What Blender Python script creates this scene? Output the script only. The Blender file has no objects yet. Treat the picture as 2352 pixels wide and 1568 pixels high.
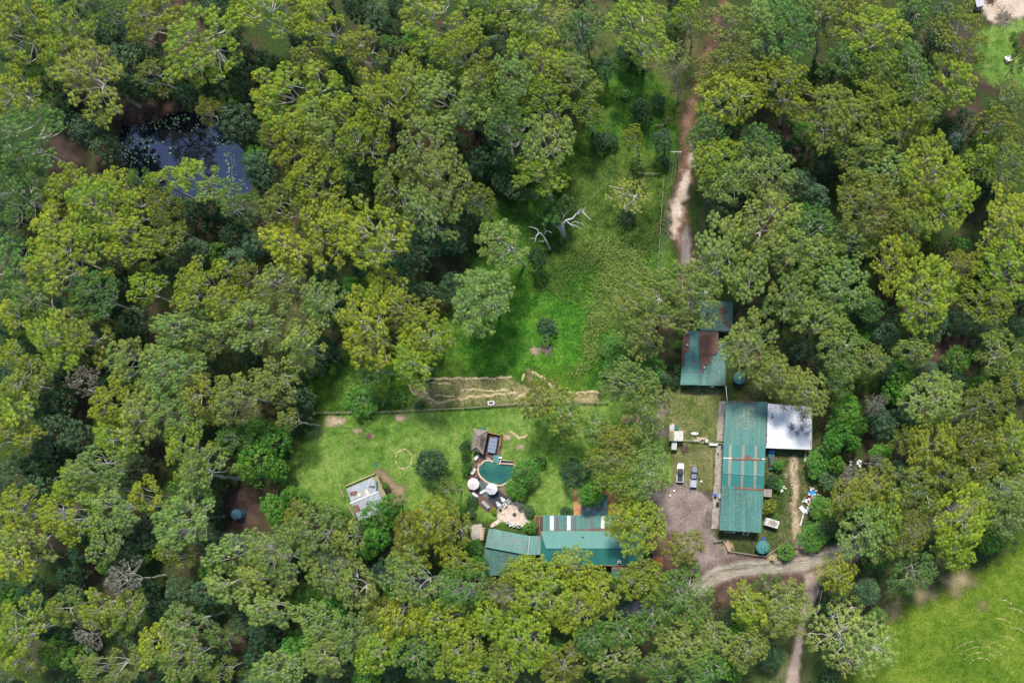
import bpy, math, random
import numpy as np
from mathutils import Vector, Matrix
R_ = random.Random(7)
NP = np.random.default_rng(11)
rad = math.radians
scn = bpy.context.scene
col = scn.collection
H = 185.0            # height of the drone over the ground
SD = 0.118012        # metres on the ground per picture unit (photo 2352 units wide)
NX, NY = 1631.0, 1151.0   # picture point straight below the drone

# ---------------------------------------------------------------- camera, sky, sun, exposure
cam = bpy.data.objects.new('camera', bpy.data.cameras.new('camera'))
col.objects.link(cam); scn.camera = cam
cam.location = (0, 0, H)
cam.data.sensor_width = 36; cam.data.lens = 24.0
cam.data.shift_x = -0.1934; cam.data.shift_y = 0.1559
cam.data.clip_start = 1; cam.data.clip_end = 6000
SUN_EL, SUN_AZ = 56, 8      # azimuth from north (picture top), negative = towards the left
w = bpy.data.worlds.new("World"); scn.world = w; w.use_nodes = True
nt = w.node_tree
sky = nt.nodes.new('ShaderNodeTexSky'); sky.sky_type = 'NISHITA'; sky.sun_disc = False
sky.sun_elevation = rad(SUN_EL); sky.sun_rotation = rad(SUN_AZ); sky.altitude = 200; sky.dust_density = 1.0; sky.air_density = 1.0
bg = nt.nodes['Background']; bg.inputs[1].default_value = 0.115
nt.links.new(sky.outputs[0], bg.inputs[0])
sl = bpy.data.lights.new('sun', 'SUN'); sl.energy = 2.9; sl.angle = rad(10); sl.color = (1, 0.94, 0.82)
so = bpy.data.objects.new('sun', sl); col.objects.link(so)
sd = Vector((math.sin(rad(SUN_AZ))*math.cos(rad(SUN_EL)), math.cos(rad(SUN_AZ))*math.cos(rad(SUN_EL)), math.sin(rad(SUN_EL))))
so.rotation_euler = sd.to_track_quat('Z', 'Y').to_euler(); so.location = sd*300
scn.view_settings.view_transform = 'Standard'; scn.view_settings.look = 'None'
scn.view_settings.exposure = 0.78; scn.view_settings.gamma = 1
scn.render.engine = 'CYCLES'
scn.cycles.max_bounces = 5; scn.cycles.diffuse_bounces = 3; scn.cycles.transparent_max_bounces = 16

# ---------------------------------------------------------------- helpers
def W(dx, dy, z=0.0):
    k = SD*(1 - z/H)
    return ((dx-NX)*k, (NY-dy)*k, z)
def W2(dx, dy, z=0.0):
    p = W(dx, dy, z); return (p[0], p[1])
def crop(ox, oy, f):
    return lambda x, y: ((ox + x*f)/1.20791, (oy + y*f)/1.20791)
C1 = crop(1250, 1170, .11159); C2 = crop(1260, 1310, .11159); C3 = crop(1310, 1400, .22766)
C4 = crop(1960, 1090, .14031); C5 = crop(1960, 1300, .16583); C6 = crop(1820, 1150, .14672)
C7 = crop(1720, 800, .19773); C8 = crop(930, 1280, .10204)
TO = [(0, 0), (950, 0), (1890, 0), (0, 620), (950, 620), (1890, 620), (0, 1254), (950, 1254), (1890, 1254)]
def T(i, x, y):
    o = TO[i]; return ((o[0]+x*.40820)/1.20791, (o[1]+y*.40820)/1.20791)

def tag(o, label=None, cat=None, group=None, kind=None):
    if label: o['label'] = label
    if cat: o['category'] = cat
    if group: o['group'] = group
    if kind: o['kind'] = kind
    return o
def empty(name, loc, rz=0, **k):
    o = bpy.data.objects.new(name, None); col.objects.link(o)
    o.location = loc; o.rotation_euler = (0, 0, rz); o.empty_display_size = .5
    return tag(o, **k)

class MB:
    def __init__(s): s.v = []; s.f = []
    def add(s, vs, fs):
        n = len(s.v); s.v += [tuple(p) for p in vs]; s.f += [tuple(i+n for i in f) for f in fs]; return s
    def box(s, c, d, rz=0, taper=1.0):
        hx, hy, hz = d[0]/2, d[1]/2, d[2]/2; ca, sa = math.cos(rz), math.sin(rz); vs = []
        for z, t in ((-hz, 1), (hz, taper)):
            for x, y in ((-hx, -hy), (hx, -hy), (hx, hy), (-hx, hy)):
                x *= t; y *= t
                vs.append((c[0]+x*ca-y*sa, c[1]+x*sa+y*ca, c[2]+z))
        return s.add(vs, [(3, 2, 1, 0), (4, 5, 6, 7), (0, 1, 5, 4), (1, 2, 6, 5), (2, 3, 7, 6), (3, 0, 4, 7)])
    def prism(s, pts, z0, z1, top=1.0):
        n = len(pts); cx = sum(p[0] for p in pts)/n; cy = sum(p[1] for p in pts)/n
        a = sum(pts[i][0]*pts[(i+1) % n][1]-pts[(i+1) % n][0]*pts[i][1] for i in range(n))
        if a < 0: pts = pts[::-1]
        vs = [(p[0], p[1], z0) for p in pts]+[(cx+(p[0]-cx)*top, cy+(p[1]-cy)*top, z1) for p in pts]
        return s.add(vs, [tuple(range(n))[::-1], tuple(range(n, 2*n))]+[(i, (i+1) % n, n+(i+1) % n, n+i) for i in range(n)])
    def slab(s, pts, t=0.1):
        n = len(pts)
        a = sum(pts[i][0]*pts[(i+1) % n][1]-pts[(i+1) % n][0]*pts[i][1] for i in range(n))
        if a < 0: pts = pts[::-1]
        vs = [(p[0], p[1], p[2]-t) for p in pts]+list(pts)
        return s.add(vs, [tuple(range(n))[::-1], tuple(range(n, 2*n))]+[(i, (i+1) % n, n+(i+1) % n, n+i) for i in range(n)])
    def tube(s, pts, r, n=6, cap=True):
        pts = [Vector(p) for p in pts]
        rs = r if isinstance(r, (list, tuple)) else [r]*len(pts)
        base = len(s.v); up = Vector((0, 0, 1)); prev = None
        for i, p in enumerate(pts):
            d = (pts[min(i+1, len(pts)-1)]-pts[max(i-1, 0)])
            if d.length < 1e-6: d = Vector((0, 0, 1))
            d.normalize()
            a = d.cross(up if abs(d.z) < .95 else Vector((1, 0, 0))).normalized() if prev is None else (prev - d*prev.dot(d)).normalized()
            prev = a; b = d.cross(a)
            for k in range(n):
                t = 2*math.pi*k/n; q = p + (a*math.cos(t)+b*math.sin(t))*rs[i]
                s.v.append(tuple(q))
        for i in range(len(pts)-1):
            for k in range(n):
                k2 = (k+1) % n
                s.f.append((base+i*n+k, base+i*n+k2, base+(i+1)*n+k2, base+(i+1)*n+k))
        if cap:
            s.f.append(tuple(base+k for k in range(n))[::-1]); s.f.append(tuple(base+(len(pts)-1)*n+k for k in range(n)))
        return s
    def cyl(s, c, r, z0, z1, n=20, r1=None):
        r1 = r if r1 is None else r1
        vs = [(c[0]+r*math.cos(2*math.pi*k/n), c[1]+r*math.sin(2*math.pi*k/n), z0) for k in range(n)]
        vs += [(c[0]+r1*math.cos(2*math.pi*k/n), c[1]+r1*math.sin(2*math.pi*k/n), z1) for k in range(n)]
        return s.add(vs, [tuple(range(n))[::-1], tuple(range(n, 2*n))]+[(i, (i+1) % n, n+(i+1) % n, n+i) for i in range(n)])
    def ring(s, pi, po, z0, z1):
        n = len(pi); vs = []
        for pts, z in ((pi, z0), (po, z0), (pi, z1), (po, z1)): vs += [(p[0], p[1], z) for p in pts]
        fs = []
        for i in range(n):
            j = (i+1) % n
            fs += [(2*n+i, 3*n+i, 3*n+j, 2*n+j), (n+i, n+j, 3*n+j, 3*n+i), (i, 2*n+i, 2*n+j, j)]
        return s.add(vs, fs)
    def build(s, name, m, parent=None, smooth=False, bevel=0, **k):
        me = bpy.data.meshes.new(name); me.from_pydata(s.v, [], s.f); me.update()
        if smooth: me.polygons.foreach_set('use_smooth', [True]*len(me.polygons))
        if m: me.materials.append(m)
        o = bpy.data.objects.new(name, me); col.objects.link(o)
        if parent: o.parent = parent
        if bevel:
            b = o.modifiers.new('bevel', 'BEVEL'); b.width = bevel; b.segments = 2; b.limit_method = 'ANGLE'
        return tag(o, **k)

# ---------------------------------------------------------------- materials
class N:
    """small node builder"""
    def __init__(s, name):
        s.m = bpy.data.materials.new(name); s.m.use_nodes = True; s.t = s.m.node_tree
        s.b = s.t.nodes['Principled BSDF']; s.out = s.t.nodes['Material Output']
        s.co = s.t.nodes.new('ShaderNodeTexCoord').outputs['Object']
    def geo(s):
        s.co = s.t.nodes.new('ShaderNodeNewGeometry').outputs['Position']; return s
    def L(s, a, b): s.t.links.new(a, b)
    def new(s, k, **kw):
        n = s.t.nodes.new(k)
        for a, v in kw.items(): setattr(n, a, v)
        return n
    def noise(s, scale, detail=4, rough=.55, vec=None, dist=0, stretch=None):
        n = s.new('ShaderNodeTexNoise'); n.inputs['Scale'].default_value = scale; n.inputs['Detail'].default_value = detail
        n.inputs['Roughness'].default_value = rough; n.inputs['Distortion'].default_value = dist
        v = vec or s.co
        if stretch:
            mp = s.new('ShaderNodeMapping'); s.L(v, mp.inputs[0])
            mp.inputs['Scale'].default_value = stretch[:3]
            if len(stretch) > 3: mp.inputs['Rotation'].default_value = (0, 0, stretch[3])
            v = mp.outputs[0]
        s.L(v, n.inputs['Vector']); return n.outputs['Fac']
    def ramp(s, fac, stops, interp='LINEAR'):
        n = s.new('ShaderNodeValToRGB'); s.L(fac, n.inputs[0]); e = n.color_ramp.elements; n.color_ramp.interpolation = interp
        while len(e) < len(stops): e.new(.5)
        for el, (p, c) in zip(e, stops):
            el.position = p; el.color = (*c, 1) if isinstance(c, tuple) else (c, c, c, 1)
        return n.outputs[0]
    def mix(s, fac, a, b, mode='MIX'):
        n = s.new('ShaderNodeMix', data_type='RGBA', blend_type=mode)
        for sock, v in ((n.inputs[0], fac), (n.inputs[6], a), (n.inputs[7], b)):
            if isinstance(v, tuple): sock.default_value = (*v, 1)
            elif isinstance(v, (int, float)): sock.default_value = v
            else: s.L(v, sock)
        return n.outputs[2]
    def math(s, op, a, b=None, clamp=False):
        n = s.new('ShaderNodeMath', operation=op, use_clamp=clamp)
        for i, v in enumerate((a, b)):
            if v is None: continue
            if isinstance(v, (int, float)): n.inputs[i].default_value = v
            else: s.L(v, n.inputs[i])
        return n.outputs[0]
    def bump(s, h, strength=.3, dist=.1):
        n = s.new('ShaderNodeBump'); n.inputs['Strength'].default_value = strength; n.inputs['Distance'].default_value = dist
        s.L(h, n.inputs['Height']); s.L(n.outputs[0], s.b.inputs['Normal'])
    def done(s, c, rough=.8, metal=0, spec=.3):
        if isinstance(c, tuple): s.b.inputs['Base Color'].default_value = (*c, 1)
        else: s.L(c, s.b.inputs['Base Color'])
        s.b.inputs['Roughness'].default_value = rough; s.b.inputs['Metallic'].default_value = metal
        s.b.inputs['Specular IOR Level'].default_value = spec
        return s.m
    def fringe(s, amp=3.0, soft=.6, scale=.35, detail=6):
        """ragged edge from the 'edge' attribute (metres inside the outline)"""
        a = s.new('ShaderNodeAttribute', attribute_name='edge')
        n = s.noise(scale, detail, .6)
        v = s.math('ADD', a.outputs['Fac'], s.math('MULTIPLY', s.math('SUBTRACT', n, .5), amp*2))
        mr = s.new('ShaderNodeMapRange'); mr.inputs[1].default_value = -soft; mr.inputs[2].default_value = soft
        s.L(v, mr.inputs[0])
        tr = s.new('ShaderNodeBsdfTransparent'); mx = s.new('ShaderNodeMixShader')
        s.L(mr.outputs[0], mx.inputs[0]); s.L(tr.outputs[0], mx.inputs[1]); s.L(s.b.outputs[0], mx.inputs[2]); s.L(mx.outputs[0], s.out.inputs[0])
_pc = {}
def plain(name, c, rough=.6, metal=0, var=.18, scale=3.0, spec=.3):
    if name in _pc: return _pc[name]
    n = N(name); f = n.noise(scale, 5, .6)
    cc = n.ramp(f, [(.3, tuple(x*(1-var) for x in c)), (.7, tuple(min(1, x*(1+var)) for x in c))])
    _pc[name] = n.done(cc, rough, metal, spec); return _pc[name]

def leafmat(name, trans=.28, vary=.35):
    n = N(name)
    oi = n.new('ShaderNodeObjectInfo'); at = n.new('ShaderNodeAttribute', attribute_name='tone')
    tone = n.ramp(at.outputs['Fac'], [(0, 1-vary), (1, 1+vary)])
    c = n.mix(1, oi.outputs['Color'], tone, 'MULTIPLY')
    at2 = n.new('ShaderNodeAttribute', attribute_name='tip')
    hs = n.new('ShaderNodeHueSaturation'); n.L(c, hs.inputs['Color'])
    n.L(n.ramp(at2.outputs['Fac'], [(0, .535), (1, .465)]), hs.inputs['Hue'])
    n.L(n.ramp(at2.outputs['Fac'], [(0, .78), (1, 1.28)]), hs.inputs['Value'])
    c = hs.outputs[0]
    m = n.done(c, .5, 0, .35)
    t = n.new('ShaderNodeBsdfTranslucent'); n.L(n.mix(.5, c, (.25, .3, .02), 'MIX'), t.inputs[0])
    n.L(c, t.inputs[0])
    mx = n.new('ShaderNodeMixShader'); mx.inputs[0].default_value = trans
    n.L(n.b.outputs[0], mx.inputs[1]); n.L(t.outputs[0], mx.inputs[2]); n.L(mx.outputs[0], n.out.inputs[0])
    return m
M = {}
M['leaf'] = leafmat('leaf', .16, .42); M['cover'] = leafmat('cover', .15, .45)
n = N('bark'); f = n.noise(1.2, 5, .6, stretch=(1, 1, .3))
M['bark'] = n.done(n.ramp(f, [(.3, (.30, .25, .20)), (.5, (.50, .46, .39)), (.7, (.66, .63, .56))]), .85)
n = N('dead_wood'); f = n.noise(2, 4)
M['dead'] = n.done(n.ramp(f, [(.3, (.40, .38, .36)), (.7, (.68, .67, .66))]), .8)
n = N('dark_bark'); f = n.noise(1.5, 4)
M['dbark'] = n.done(n.ramp(f, [(.3, (.07, .05, .04)), (.7, (.16, .12, .10))]), .9)

def floormat():
    n = N('forest_floor').geo()
    big = n.noise(.045, 5, .6); mid = n.noise(.35, 6, .65); fine = n.noise(1.6, 7, .75)
    litter = n.ramp(fine, [(.28, (.032, .021, .016)), (.5, (.075, .047, .035)), (.66, (.13, .088, .066)), (.8, (.22, .165, .13))])
    green = n.ramp(fine, [(.3, (.018, .034, .010)), (.6, (.050, .085, .022)), (.8, (.085, .115, .04))])
    c = n.mix(n.ramp(n.math('ADD', n.math('MULTIPLY', big, .65), n.math('MULTIPLY', mid, .35)), [(.40, 0.0), (.52, 1.0)]), litter, green)
    n.bump(fine, .5, .25); return n.done(c, .95, 0, .1)
M['floor'] = floormat()
GARGS = {}
def grassmat(name, dark, midc, light, dry, drylo=.60, dryhi=.72, amp=2.5, soft=1.2, fr=True, patch=.06):
    n = N(name).geo(); GARGS[name] = (dark, midc, light, dry, drylo, dryhi)
    big = n.noise(patch, 4, .6); mid = n.noise(.4, 8, .72); fine = n.noise(1.5, 6, .75)
    f = n.math('ADD', n.math('MULTIPLY', big, .45), n.math('MULTIPLY', mid, .55))
    c = n.ramp(f, [(.39, dark), (.485, midc), (.58, light)])
    d = n.math('ADD', n.math('MULTIPLY', n.noise(.13, 5, .6), .6), n.math('MULTIPLY', n.noise(1.3, 4, .6), .4))
    c = n.mix(n.ramp(d, [(drylo, 0.0), (dryhi, .75)]), c, dry)
    c = n.mix(1, c, n.ramp(fine, [(.3, .55), (.7, 1.4)]), 'MULTIPLY')
    n.bump(fine, .6, .2); m = n.done(c, .9, 0, .15)
    if fr: n.fringe(amp, soft)
    return m
M['meadow'] = grassmat('meadow_grass', (.018, .060, .009), (.042, .120, .013), (.120, .205, .026), (.20, .20, .06), .56, .76, 4, 2.5)
M['lawn'] = grassmat('lawn_grass', (.045, .105, .014), (.100, .190, .028), (.185, .275, .060), (.34, .28, .13), .56, .74)
M['paddock'] = grassmat('paddock_grass', (.055, .120, .010), (.105, .175, .014), (.165, .225, .026), (.25, .22, .09), .58, .76, 3.5, 3)
M['rough_grass'] = grassmat('rough_grass', (.030, .045, .012), (.060, .085, .022), (.110, .130, .040), (.20, .155, .095), .48, .64, 5, 4)
M['dry_grass'] = grassmat('dry_grass', (.095, .11, .035), (.16, .16, .06), (.24, .215, .10), (.34, .28, .18), .5, .66, 1.6, .8)
M['bank'] = grassmat('dry_bank_grass', (.09, .12, .028), (.16, .17, .055), (.25, .23, .10), (.40, .31, .18), .46, .60, .7, .5)
M['yardg'] = grassmat('yard_grass', (.040, .075, .014), (.085, .125, .026), (.15, .18, .05), (.30, .23, .13), .47, .60, 2, 1)
M['lush'] = grassmat('lush_grass', (.022, .095, .009), (.050, .165, .013), (.120, .250, .026), (.22, .25, .06), .62, .8, 4, 4)
M['olive'] = grassmat('olive_grass', (.036, .068, .012), (.070, .122, .020), (.135, .185, .036), (.24, .19, .09), .54, .7, 4, 4)
for k_ in ('meadow', 'lawn', 'paddock', 'rough_grass'):
    a_ = GARGS[k_+('_grass' if k_ != 'rough_grass' else '')]; M[k_+'_blade'] = grassmat(k_+'_blades', *a_, fr=False)
def dirtmat(name, stops, amp=1.2, soft=.5, streak=None, sc=2.2):
    n = N(name).geo()
    a = n.noise(.22, 5, .6); b = n.noise(sc, 7, .72)
    f = n.math('ADD', n.math('MULTIPLY', a, .5), n.math('MULTIPLY', b, .5))
    c = n.ramp(f, stops)
    c = n.mix(1, c, n.ramp(n.noise(2.4, 5, .75), [(.3, .68), (.7, 1.3)]), 'MULTIPLY')
    n.bump(b, .4, .15); m = n.done(c, .95, 0, .1); n.fringe(amp, soft); return m
M['track'] = dirtmat('track_dirt', [(.34, (.07, .06, .03)), (.46, (.145, .085, .06)), (.55, (.22, .13, .09)), (.66, (.36, .25, .19))], 3.6, 1.2)
M['drypatch'] = dirtmat('dry_pasture', [(.36, (.15, .13, .05)), (.5, (.24, .20, .10)), (.64, (.33, .28, .17))], 2.0, 1.6)
M['sand'] = dirtmat('pale_sand', [(.34, (.34, .24, .17)), (.5, (.52, .42, .33)), (.65, (.66, .57, .48))], 3.2, .9)
M['gravel'] = dirtmat('yard_gravel', [(.38, (.13, .10, .085)), (.5, (.235, .185, .165)), (.62, (.38, .31, .27))], 3.2, 1.3)
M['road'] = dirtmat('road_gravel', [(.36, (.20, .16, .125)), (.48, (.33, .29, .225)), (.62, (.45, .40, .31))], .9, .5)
M['darkroad'] = dirtmat('dark_road_bitumen', [(.36, (.09, .09, .095)), (.5, (.14, .14, .15)), (.64, (.20, .20, .21))], .5, .25)  # asphalt-like grey-blue, the own dark colour of the left road
M['redsoil'] = dirtmat('red_soil', [(.36, (.20, .075, .04)), (.5, (.32, .13, .075)), (.64, (.42, .20, .12))], .8, .4)
M['litterpatch'] = dirtmat('leaf_litter_ground', [(.34, (.055, .036, .028)), (.5, (.105, .066, .052)), (.64, (.17, .115, .092))], 3.0, 1.8)
M['slab'] = dirtmat('concrete_slab', [(.36, (.27, .24, .20)), (.5, (.38, .34, .29)), (.64, (.48, .44, .39))], .15, .05)

def roofmat(name, c, ang=0.0, speck=.0, dirt=.35, ribs=5.2, rough=.45, fade=.25):
    n = N(name).geo()
    mp = n.new('ShaderNodeMapping'); mp.inputs['Rotation'].default_value = (0, 0, ang); n.L(n.co, mp.inputs[0])
    wv = n.new('ShaderNodeTexWave', bands_direction='X', wave_profile='SIN'); wv.inputs['Scale'].default_value = ribs/6.283*2; wv.inputs['Distortion'].default_value = 0
    n.L(mp.outputs[0], wv.inputs['Vector'])
    st = n.noise(1.0, 4, .6, vec=mp.outputs[0], stretch=(1.6, .07, 1))
    big = n.noise(.16, 4, .6)
    base = n.ramp(st, [(.3, tuple(x*(1-fade) for x in c)), (.7, tuple(min(1, x*(1+fade)) for x in c))])
    base = n.mix(n.ramp(n.noise(.5, 6, .7), [(.52, 0.0), (.78, dirt)]), base, (.13, .12, .085))
    base = n.mix(n.ramp(big, [(.35, 0.0), (.7, .25)]), base, tuple(min(1, x*1.5+.02) for x in c))
    if speck:
        vo = n.new('ShaderNodeTexVoronoi', feature='F1'); vo.inputs['Scale'].default_value = 1.9; n.L(n.co, vo.inputs['Vector'])
        sp = n.math('LESS_THAN', vo.outputs['Distance'], .10+speck)
        g = n.math('MULTIPLY', sp, n.ramp(n.noise(.25, 3), [(.4, .15), (.6, .9)]))
        base = n.mix(g, base, (.40, .36, .17))
    base = n.mix(1, base, n.ramp(wv.outputs['Fac'], [(0, .88), (1, 1.06)]), 'MULTIPLY')
    n.bump(wv.outputs['Fac'], .35, .06)
    return n.done(base, rough, .0, .5)
GREEN = (.058, .185, .158)
M['roof_g'] = roofmat('green_metal_roof', GREEN, 0, .05, .5, fade=.36)
M['roof_g2'] = roofmat('green_metal_roof_clean', (.030, .185, .160), 0, .03, .2, fade=.12)
M['roof_gd'] = roofmat('green_metal_roof_dull', (.055, .15, .135), 0, .07, .5)
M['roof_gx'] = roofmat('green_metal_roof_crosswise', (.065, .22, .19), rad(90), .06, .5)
M['roof_w'] = roofmat('white_metal_roof', (.70, .71, .73), rad(90), .0, .06, fade=.04, rough=.9)
M['roof_grey'] = roofmat('grey_metal_roof', (.33, .36, .40), rad(21), .0, .55)
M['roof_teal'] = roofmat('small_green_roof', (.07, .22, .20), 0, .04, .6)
M['skyl_w'] = roofmat('white_skylight_sheet', (.70, .72, .68), 0, 0, .45)
M['skyl_d'] = roofmat('smoky_skylight_sheet', (.12, .11, .13), 0, 0, .3)
M['skyl_b'] = roofmat('dirty_skylight_sheet', (.27, .235, .195), 0, 0, .7)
M['wall'] = plain('cream_wall', (.42, .38, .31), .8); M['wallg'] = plain('green_wall', (.10, .19, .16), .7)
M['brick'] = plain('brown_wall', (.20, .13, .10), .9)
M['glass'] = plain('dark_glass', (.02, .025, .03), .08, 0, .1, spec=.6)
M['white'] = plain('white_paint', (.78, .78, .77), .45, 0, .05); M['whitedirty'] = plain('dirty_white', (.55, .54, .50), .7, 0, .3, 1.5)
M['black'] = plain('black_plastic', (.02, .02, .022), .5); M['charcoal'] = plain('charcoal', (.035, .04, .055), .5)
M['steel'] = plain('galvanised_steel', (.45, .47, .48), .4, .6); M['blue'] = plain('blue_plastic', (.02, .10, .42), .4)
M['ltblue'] = plain('bright_blue', (.03, .35, .75), .5); M['red'] = plain('red_paint', (.55, .03, .02), .5)
M['orange'] = plain('orange_plastic', (.65, .22, .06), .6)
M['timber'] = plain('weathered_timber', (.34, .28, .22), .85, 0, .3, 2); M['deck'] = None
M['cream'] = plain('cream_foam', (.68, .60, .42), .85); M['teal'] = plain('teal_paint', (.025, .15, .14), .5)
M['terracotta'] = plain('terracotta_tile', (.50, .23, .13), .8, 0, .15, 1.2)
M['tan'] = plain('sandstone', (.62, .46, .32), .85, 0, .15, 4); M['slate'] = plain('slate_paving', (.10, .13, .125), .6, 0, .4, 1.5)
M['hay'] = plain('cut_straw', (.62, .50, .29), .95, 0, .3, 3); M['litter'] = plain('fallen_leaves', (.215, .115, .085), .9, 0, .5, 2.5)
M['lily'] = plain('lily_pad_green', (.20, .32, .16), .5, 0, .3, .6)
M['silver'] = plain('sky_sheen_silver', (.30, .33, .40), .25, .5, .04, spec=.6); M['navy'] = plain('dark_car_paint', (.03, .04, .07), .25, .2, .1, spec=.6)  # pale silver of a dark ute's bonnet: sky reflection put into the colour
M['rubber'] = plain('rubber', (.02, .02, .02), .9)
n = N('deck_boards').geo(); wv = n.new('ShaderNodeTexWave', bands_direction='X'); wv.inputs['Scale'].default_value = 1.1
mp = n.new('ShaderNodeMapping'); mp.inputs['Rotation'].default_value = (0, 0, .2); n.L(n.co, mp.inputs[0]); n.L(mp.outputs[0], wv.inputs[0])
c = n.ramp(n.noise(1.5, 5, .6, stretch=(3, .4, 1)), [(.3, (.075, .042, .034)), (.7, (.19, .115, .09))])
M['deck'] = n.done(n.mix(1, c, n.ramp(wv.outputs['Fac'], [(0, .6), (.3, 1.05)]), 'MULTIPLY'), .7)
n = N('thatch').geo(); f = n.noise(3, 6, .7, stretch=(4, 1, 1))
M['thatch'] = n.done(n.ramp(f, [(.3, (.12, .095, .075)), (.55, (.27, .23, .20)), (.75, (.42, .38, .34))]), .95); n.bump(f, .8, .2)
n = N('stone_paving').geo(); vo = n.new('ShaderNodeTexVoronoi', feature='DISTANCE_TO_EDGE'); vo.inputs['Scale'].default_value = 1.1; n.L(n.co, vo.inputs[0])
c = n.ramp(n.noise(1.2, 6, .7), [(.32, (.38, .29, .22)), (.5, (.58, .47, .38)), (.66, (.72, .63, .54))])
M['stone'] = n.done(n.mix(n.ramp(vo.outputs['Distance'], [(0, .55), (.06, 0.0)]), c, (.25, .20, .15)), .85)
n = N('pool_water').geo(); f = n.noise(.35, 5, .6)
M['pool'] = n.done(n.ramp(f, [(.32, (.016, .082, .082)), (.52, (.026, .125, .098)), (.7, (.052, .175, .115))]), .06, 0, .5)
n = N('pond_water').geo(); f = n.noise(.8, 3)
n.bump(f, .02, .05); M['pond'] = n.done((.008, .009, .013), .02, 0, .5); n.b.inputs['IOR'].default_value = 2.4; n.b.inputs['Specular Tint'].default_value = (.72, .78, 1, 1)

# ---------------------------------------------------------------- ground sheets
def sdf_poly(poly, X, Y):
    P = np.array(poly); n = len(P); d = np.full(X.shape, 1e9); ins = np.zeros(X.shape, bool)
    for i in range(n):
        a = P[i]; b = P[(i+1) % n]; e = b-a; wx = X-a[0]; wy = Y-a[1]
        t = np.clip((wx*e[0]+wy*e[1])/(e@e+1e-9), 0, 1)
        d = np.minimum(d, np.hypot(wx-e[0]*t, wy-e[1]*t))
        c = ((a[1] <= Y) & (b[1] > Y)) | ((b[1] <= Y) & (a[1] > Y))
        xs = a[0]+(Y-a[1])/(e[1] if abs(e[1]) > 1e-9 else 1e-9)*e[0]
        ins ^= c & (X < xs)
    return np.where(ins, d, -d)
def sdf_line(pts, widths, X, Y):
    P = np.array(pts); best = np.full(X.shape, -1e9)
    for i in range(len(P)-1):
        a = P[i]; e = P[i+1]-a; wx = X-a[0]; wy = Y-a[1]
        t = np.clip((wx*e[0]+wy*e[1])/(e@e+1e-9), 0, 1)
        best = np.maximum(best, widths[i]+(widths[i+1]-widths[i])*t-np.hypot(wx-e[0]*t, wy-e[1]*t))
    return best
def wp(pts): return [W2(*p) for p in pts]
def sheet(name, fn, pts, z, m, cell=1.5, mar=3.0, kind='structure', label=None, cat=None, parent=None):
    P = np.array(pts); x0, y0 = P.min(0)-mar-4; x1, y1 = P.max(0)+mar+4
    xs = np.arange(x0, x1, cell); ys = np.arange(y0, y1, cell); X, Y = np.meshgrid(xs, ys)
    S = fn(X, Y); ny, nx = X.shape
    idx = np.arange(nx*ny).reshape(ny, nx)
    keep = np.maximum.reduce([S[:-1, :-1], S[1:, :-1], S[:-1, 1:], S[1:, 1:]]) > -mar
    F = np.stack([idx[:-1, :-1], idx[:-1, 1:], idx[1:, 1:], idx[1:, :-1]], -1)[keep]
    used = np.unique(F); mp = -np.ones(nx*ny, int); mp[used] = np.arange(len(used)); F = mp[F]
    V = np.stack([X.ravel()[used], Y.ravel()[used], np.full(len(used), z)], 1)
    me = bpy.data.meshes.new(name); me.from_pydata(V.tolist(), [], F.tolist()); me.update()
    at = me.attributes.new('edge', 'FLOAT', 'POINT'); at.data.foreach_set('value', S.ravel()[used].astype(np.float32))
    me.materials.append(m); o = bpy.data.objects.new(name, me); col.objects.link(o); o.parent = parent
    return tag(o, label, cat, None, kind)
def poly_sheet(name, dpts, z, m, **k):
    p = wp(dpts); return sheet(name, lambda X, Y: sdf_poly(p, X, Y), p, z, m, **k)
def line_sheet(name, dpts, wd, z, m, **k):
    p = wp(dpts); wd = [x*SD for x in (wd if isinstance(wd, list) else [wd]*len(p))]
    return sheet(name, lambda X, Y: sdf_line(p, wd, X, Y), p, z, m, **k)

POND = [T(0, *p) for p in [(820, 830), (870, 860), (960, 840), (1060, 780), (1200, 755), (1330, 775), (1480, 830), (1490, 900), (1600, 980), (1660, 1040), (1660, 1150), (1700, 1220), (1690, 1290), (1560, 1330), (1300, 1340), (1050, 1300), (880, 1230), (820, 1150), (815, 1000)]]
pond_w = wp(POND)
def make_ground():
    fx = np.arange(-205, 100, 1.0); fy = np.arange(-65, 150, 1.0)
    xs = np.concatenate([[-2500, -1200, -600, -350, -250], fx, [130, 200, 400, 900, 2500]])
    ys = np.concatenate([[-2500, -1200, -500, -200, -110], fy, [200, 300, 500, 1200, 2500]])
    X, Y = np.meshgrid(xs, ys); S = sdf_poly(pond_w, X, Y)
    Z = -np.clip((S+1.2)/3.0, 0, 1)*1.5
    ny, nx = X.shape; idx = np.arange(nx*ny).reshape(ny, nx)
    F = np.stack([idx[:-1, :-1], idx[:-1, 1:], idx[1:, 1:], idx[1:, :-1]], -1).reshape(-1, 4)
    me = bpy.data.meshes.new('ground'); me.from_pydata(np.stack([X.ravel(), Y.ravel(), Z.ravel()], 1).tolist(), [], F.tolist())
    me.polygons.foreach_set('use_smooth', [True]*len(me.polygons)); me.update(); me.materials.append(M['floor'])
    o = bpy.data.objects.new('ground', me); col.objects.link(o); tag(o, kind='structure')
make_ground()
ws = [(p[0], p[1]) for p in pond_w]; cx = sum(p[0] for p in ws)/len(ws); cy = sum(p[1] for p in ws)/len(ws)
mb = MB(); mb.add([(cx+(p[0]-cx)*1.12, cy+(p[1]-cy)*1.12, -.45) for p in ws], [tuple(range(len(ws)))[::-1]])
mb.build('pond_water', M['pond'], kind='structure')

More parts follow.
